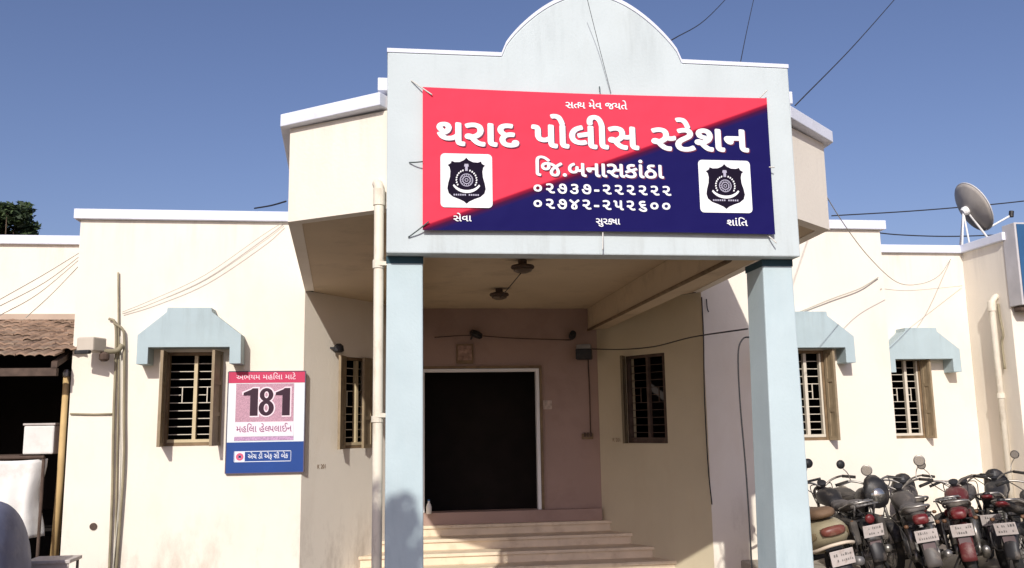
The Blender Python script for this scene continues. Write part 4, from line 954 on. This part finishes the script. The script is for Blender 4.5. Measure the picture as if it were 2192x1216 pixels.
    bm = N(); strip_arc(bm, -.62, .30, .36, R(105), R(182), .075); obj('rear_mudguard', bm, 'black' if tail != 'paint' else paint, o, smooth=True)
    bm = N(); strip_arc(bm, .64, .295, .33, R(20), R(165), .06); obj('front_mudguard', bm, paint, o, smooth=True)
    if plate:
        pm = Matrix.Translation((-.965, 0, .60)) @ Matrix.Rotation(R(-14), 4, 'Y')
        bm = N(); box(bm, -.004, .004, -.11, .11, -.065, .065, pm); pl_ = obj('number_plate', bm, 'plate', o, bevel=.003); plate_marks(pm, .11, .065, pl_, len(label))
        bm = N(); box(bm, .005, .02, -.05, .05, -.10, .06, pm); obj('plate_holder', bm, 'black', o)
        bm = N(); box(bm, -.012, -.002, -.06, .06, -.24, -.08, pm); obj('mud_flap', bm, mat('flap_dusty', (.16, .12, .12), var=.2), o)
    for s_ in (-1, 1):
        bm = N(); tube(bm, [(-.80, s_*.06, .70), (-.81, s_*.13, .70)], .009, 6); st_ = obj('indicator', bm, 'black', o)
        bm = N(); loft(bm, [((-.85, s_*.155, .70), .010, .010), ((-.83, s_*.155, .70), .025, .021), ((-.79, s_*.155, .70), .02, .016)], 10); obj('indicator_lens', bm, 'amber', st_, smooth=True)
        bm = N(); tube(bm, [(-.60, s_*.115, .32), (-.56, s_*.115, .42)], .018, 8); tube(bm, [(-.56, s_*.115, .42), (-.47, s_*.115, .66)], .03, 10); obj('shock_absorber', bm, 'chrome', o, smooth=True)
        bm = N(); tube(bm, [(.64, s_*.085, .30), (.55, s_*.085, .55)], .026, 9); tube(bm, [(.55, s_*.085, .55), (.42, s_*.085, .94)], .018, 8); obj('fork_leg', bm, 'chrome', o, smooth=True)
    bm = N(); tube(bm, curve_pts([(-.42, .13, .80), (-.62, .135, .84), (-.80, .12, .88), (-.86, .05, .89), (-.86, -.05, .89), (-.80, -.12, .88), (-.62, -.135, .84), (-.42, -.13, .80)]), .013, 7); obj('grab_rail', bm, 'chrome', o, smooth=True)
    bm = N(); lathe(bm, [(.02, -.09), (.075, -.05), (.095, .0), (.098, .03)], 18, Matrix.Translation((.53, 0, .88)) @ Matrix.Rotation(R(90), 4, 'Y')); hl = obj('headlight', bm, paint if not cowl else 'blackpaint', o, smooth=True)
    bm = N(); lathe(bm, [(.09, .0), (.085, .012), (.03, .03)], 18, Matrix.Translation((.56, 0, .88)) @ Matrix.Rotation(R(90), 4, 'Y')); obj('headlight_glass', bm, 'mirror', hl, smooth=True)
    if cowl:
        bm = N(); loft(bm, [((.40, 0, 1.0), .03, .10), ((.46, 0, .95), .12, .16), ((.53, 0, .90), .15, .17), ((.565, 0, .88), .13, .14)], 16); obj('cowl', bm, 'blackpaint', o, smooth=True)
    bm = N(); lathe(bm, [(.05, 0), (.055, .04), (.03, .05)], 14, Matrix.Translation((.44, 0, .985)) @ Matrix.Rotation(R(-30), 4, 'Y')); obj('gauge', bm, 'black', o)
    bm = N(); tube(bm, curve_pts([(.28, .37, 1.02), (.34, .25, 1.055), (.40, .12, 1.03), (.41, 0, .97), (.40, -.12, 1.03), (.34, -.25, 1.055), (.28, -.37, 1.02)]), .012, 8); hb = obj('handlebar', bm, 'chrome', o, smooth=True)
    for s_ in (-1, 1):
        bm = N(); tube(bm, [(.345, s_*.24, 1.053), (.275, s_*.375, 1.019)], .018, 9); obj('grip', bm, 'rubber', hb, smooth=True)
        bm = N(); tube(bm, [(.38, s_*.22, 1.05), (.44, s_*.37, 1.03)], .006, 5); obj('lever', bm, 'chrome', hb)
        if mirr[0 if s_ > 0 else 1]:
            bm = N(); tube(bm, curve_pts([(.35, s_*.21, 1.06), (.37, s_*.24, 1.15), (.36, s_*.29, 1.22)]), .006, 6); mi = obj('mirror', bm, 'chrome', o, smooth=True)
            mm_ = Matrix.Translation((.355, s_*.30, 1.26)) @ Matrix.Rotation(R(-90), 4, 'Y')
            sc_ = 1. if mround else .8
            bm = N(); lathe(bm, [(.02, -.025), (.06*sc_, -.012), (.066*sc_, .0), (.062*sc_, .004)], 18, mm_); obj('mirror_shell', bm, 'black' if not mround else 'chrome', mi, smooth=True)
            bm = N(); lathe(bm, [(.054*sc_, .0041), (.054*sc_, .006)], 18, mm_); obj('mirror_glass', bm, 'mirror', mi)
    bm = N(); tube(bm, [(-.02, .10, .26), (-.08, .26, .02)], .012, 6); obj('side_stand', bm, 'steel', o)
    for fx, fy, fz in ((.04, .22, .25), (-.30, .2, .33)):
        bm = N(); tube(bm, [(fx, fy, fz), (fx, -fy, fz)], .012, 6); obj('footpeg', bm, 'rubber', o)
    bm = N(); tube(bm, curve_pts([(.30, .03, .62), (.36, .18, .60), (.38, .27, .48), (.34, .25, .32), (.24, .08, .24)]), .012, 7); tube(bm, curve_pts([(.30, -.03, .62), (.36, -.18, .60), (.38, -.27, .48), (.34, -.25, .32), (.24, -.08, .24)]), .012, 7); obj('leg_guard', bm, 'chrome', o, smooth=True)
    bm = N(); tube(bm, curve_pts([(-.40, .17, .66), (-.55, .19, .66), (-.86, .19, .60), (-.88, .19, .42), (-.62, .19, .36), (-.42, .18, .42)]), .009, 6)
    for k in range(5): tube(bm, [(-.48-k*.08, .19, .655-k*.008), (-.50-k*.075, .19, .385)], .006, 5)
    obj('saree_guard', bm, 'blackpaint', o, smooth=True)
    bm = N(); box(bm, -.40, -.22, -.16, -.10, .42, .62); box(bm, -.12, .06, .10, .15, .44, .60); obj('battery_box', bm, 'black', o, bevel=.02)
    bm = N()
    for pts in ([(.40, .05, 1.0), (.52, .12, .98), (.50, .10, .80), (.44, .06, .6)], [(.40, -.06, 1.0), (.5, -.14, .96), (.46, -.10, .74), (.3, -.08, .62)], [(.34, .25, 1.05), (.46, .2, .98), (.46, .05, .84)]): tube(bm, curve_pts(pts), .006, 5)
    obj('control_cable', bm, 'cable', o, smooth=True)
    bm = N(); prism_y(bm, [(-.68, .26), (-.68, .36), (-.05, .40), (-.05, .27)], .072, .09); obj('chain_guard', bm, 'black', o, bevel=.006)
    return o
def scooter(loc, heading, lean, label):
    o = empty('scooter', loc, label=label, cat='scooter')
    o.rotation_euler = (R(lean), 0, R(90+heading)); o.scale = (1.08,)*3
    wheel(o, -.58, .22, .055, False); wheel(o, .60, .22, .05, False)
    bm = N(); loft(bm, [((.06, 0, .50), .10, .16), ((-.08, 0, .53), .16, .19), ((-.3, 0, .55), .20, .20), ((-.55, 0, .58), .215, .17), ((-.74, 0, .62), .18, .12), ((-.86, 0, .65), .11, .06)], 20, 2.8); obj('rear_body', bm, 'olive', o, smooth=True)
    bm = N()
    for s_ in (-1, 1): loft(bm, [((-.12, s_*.17, .50), .012, .04), ((-.35, s_*.205, .52), .018, .07), ((-.6, s_*.215, .58), .018, .06), ((-.78, s_*.165, .63), .012, .03)], 12)
    obj('side_trim', bm, 'olivedk', o, smooth=True)
    bm = N(); loft(bm, [((.10, 0, .73), .08, .03), ((.02, 0, .755), .13, .05), ((-.25, 0, .77), .155, .055), ((-.5, 0, .80), .15, .06), ((-.70, 0, .82), .12, .05), ((-.78, 0, .82), .06, .02)], 18, 3); obj('seat', bm, mat('brown_seat', (.16, .10, .06), var=.25, dirt=(.30, .23, .16), dirt_amt=.6, rough=.7), o, smooth=True)
    bm = N(); box(bm, -.02, .42, -.17, .17, .24, .30); obj('floorboard', bm, 'black', o, bevel=.02)
    bm = N(); loft(bm, [((.40, 0, .32), .17, .05), ((.46, 0, .5), .21, .06), ((.50, 0, .75), .20, .06), ((.46, 0, .92), .13, .05)], 16, 3)
    obj('leg_shield', bm, 'black', o, smooth=True)
    bm = N(); loft(bm, [((.34, 0, 1.0), .08, .05), ((.42, 0, 1.0), .16, .08), ((.52, 0, .97), .14, .09), ((.58, 0, .94), .07, .05)], 16); obj('handlebar_cowl', bm, 'black', o, smooth=True)
    bm = N(); tube(bm, curve_pts([(.30, .36, 1.03), (.38, .2, 1.02), (.4, 0, 1.0), (.38, -.2, 1.02), (.30, -.36, 1.03)]), .014, 8); hb = obj('handlebar', bm, 'black', o, smooth=True)
    for s_ in (-1, 1):
        bm = N(); tube(bm, [(.38, s_*.2, 1.04), (.38, s_*.27, 1.18)], .006, 6); mi = obj('mirror', bm, 'black', o)
        bm = N(); lathe(bm, [(.02, -.02), (.055, -.01), (.055, .006)], 16, Matrix.Translation((.37, s_*.29, 1.22)) @ Matrix.Rotation(R(-90), 4, 'Y')); obj('mirror_shell', bm, 'black', mi, smooth=True)
    bm = N(); loft(bm, [((-.80, 0, .66), .13, .045), ((-.88, 0, .66), .125, .05), ((-.91, 0, .655), .09, .03)], 14, 3); obj('tail_light', bm, mat('dusty_lens', (.16, .05, .035), rough=.4, dirt=(.26, .19, .13), dirt_amt=.7, dirt_scale=9), o, smooth=True)
    bm = N(); tube(bm, curve_pts([(-.55, .225, .44), (-.78, .19, .49), (-.90, .08, .53), (-.90, -.08, .53), (-.78, -.19, .49), (-.55, -.225, .44)]), .017, 8); obj('bumper_rail', bm, mat('cream_rail', (.62, .52, .40), rough=.5), o, smooth=True)
    pm = Matrix.Translation((-.92, 0, .40)) @ Matrix.Rotation(R(-12), 4, 'Y')
    bm = N(); box(bm, -.004, .004, -.12, .12, -.08, .08, pm); plate_marks(pm, .12, .08, obj('number_plate', bm, 'plate', o, bevel=.004), 5)
    bm = N(); strip_arc(bm, -.58, .22, .29, R(110), R(185), .09); obj('rear_mudguard', bm, 'black', o, smooth=True)
    bm = N(); strip_arc(bm, .60, .22, .27, R(10), R(170), .08); obj('front_mudguard', bm, 'olive', o, smooth=True)
    bm = N(); tube(bm, [(-.2, -.18, .24), (-.8, -.2, .30)], .045, 12); obj('exhaust', bm, 'steel', o, smooth=True)
    return o
GZ = .22
motorcycle((7.5, 11.0, GZ), -44, -12, 'grey motorcycle squeezed between the maroon motorcycle and the cropped black one', 'greypaint', mirr=(0, 0), tail='x', style=1)
motorcycle((5.62, 10.75, GZ), -8, -10, 'black motorcycle wedged between the olive scooter and the grey one with raised mirrors', 'blackpaint', 'seatgrey', mirr=(0, 0), style=1)
scooter((5.03, 10.35, GZ), -9, -13, 'olive beige scooter with brown seat leaning beside the right blue column')
motorcycle((6.12, 11.25, GZ), 174, 6, 'black motorcycle with headlamp cowl facing out next to the olive scooter', 'blackpaint', cowl=True, plate=False, mirr=(0, 1), mround=False)
motorcycle((6.28, 10.25, GZ), -24, -11, 'dusty grey motorcycle with grey seat cover and two round raised mirrors', 'greypaint', 'seatgrey')
motorcycle((7.0, 10.4, GZ), -34, -9, 'maroon motorcycle with red tail between the grey and the black ones', 'maroon', mirr=(1, 0), mround=False)
motorcycle((7.75, 10.15, GZ), -52, -9, 'black motorcycle cut by the right edge of the picture, chrome rail showing', 'blackpaint', mirr=(0, 0), style=2)
motorcycle((8.0, 11.15, GZ), -40, -7, 'black motorcycle parked behind the others near the cream drain pipe', 'blackpaint', cowl=True, mirr=(0, 1), mround=False, style=2)
motorcycle((6.95, 11.4, GZ), -25, -8, 'grey motorcycle standing against the wall behind the maroon one', 'greypaint', mirr=(0, 0), cowl=True)
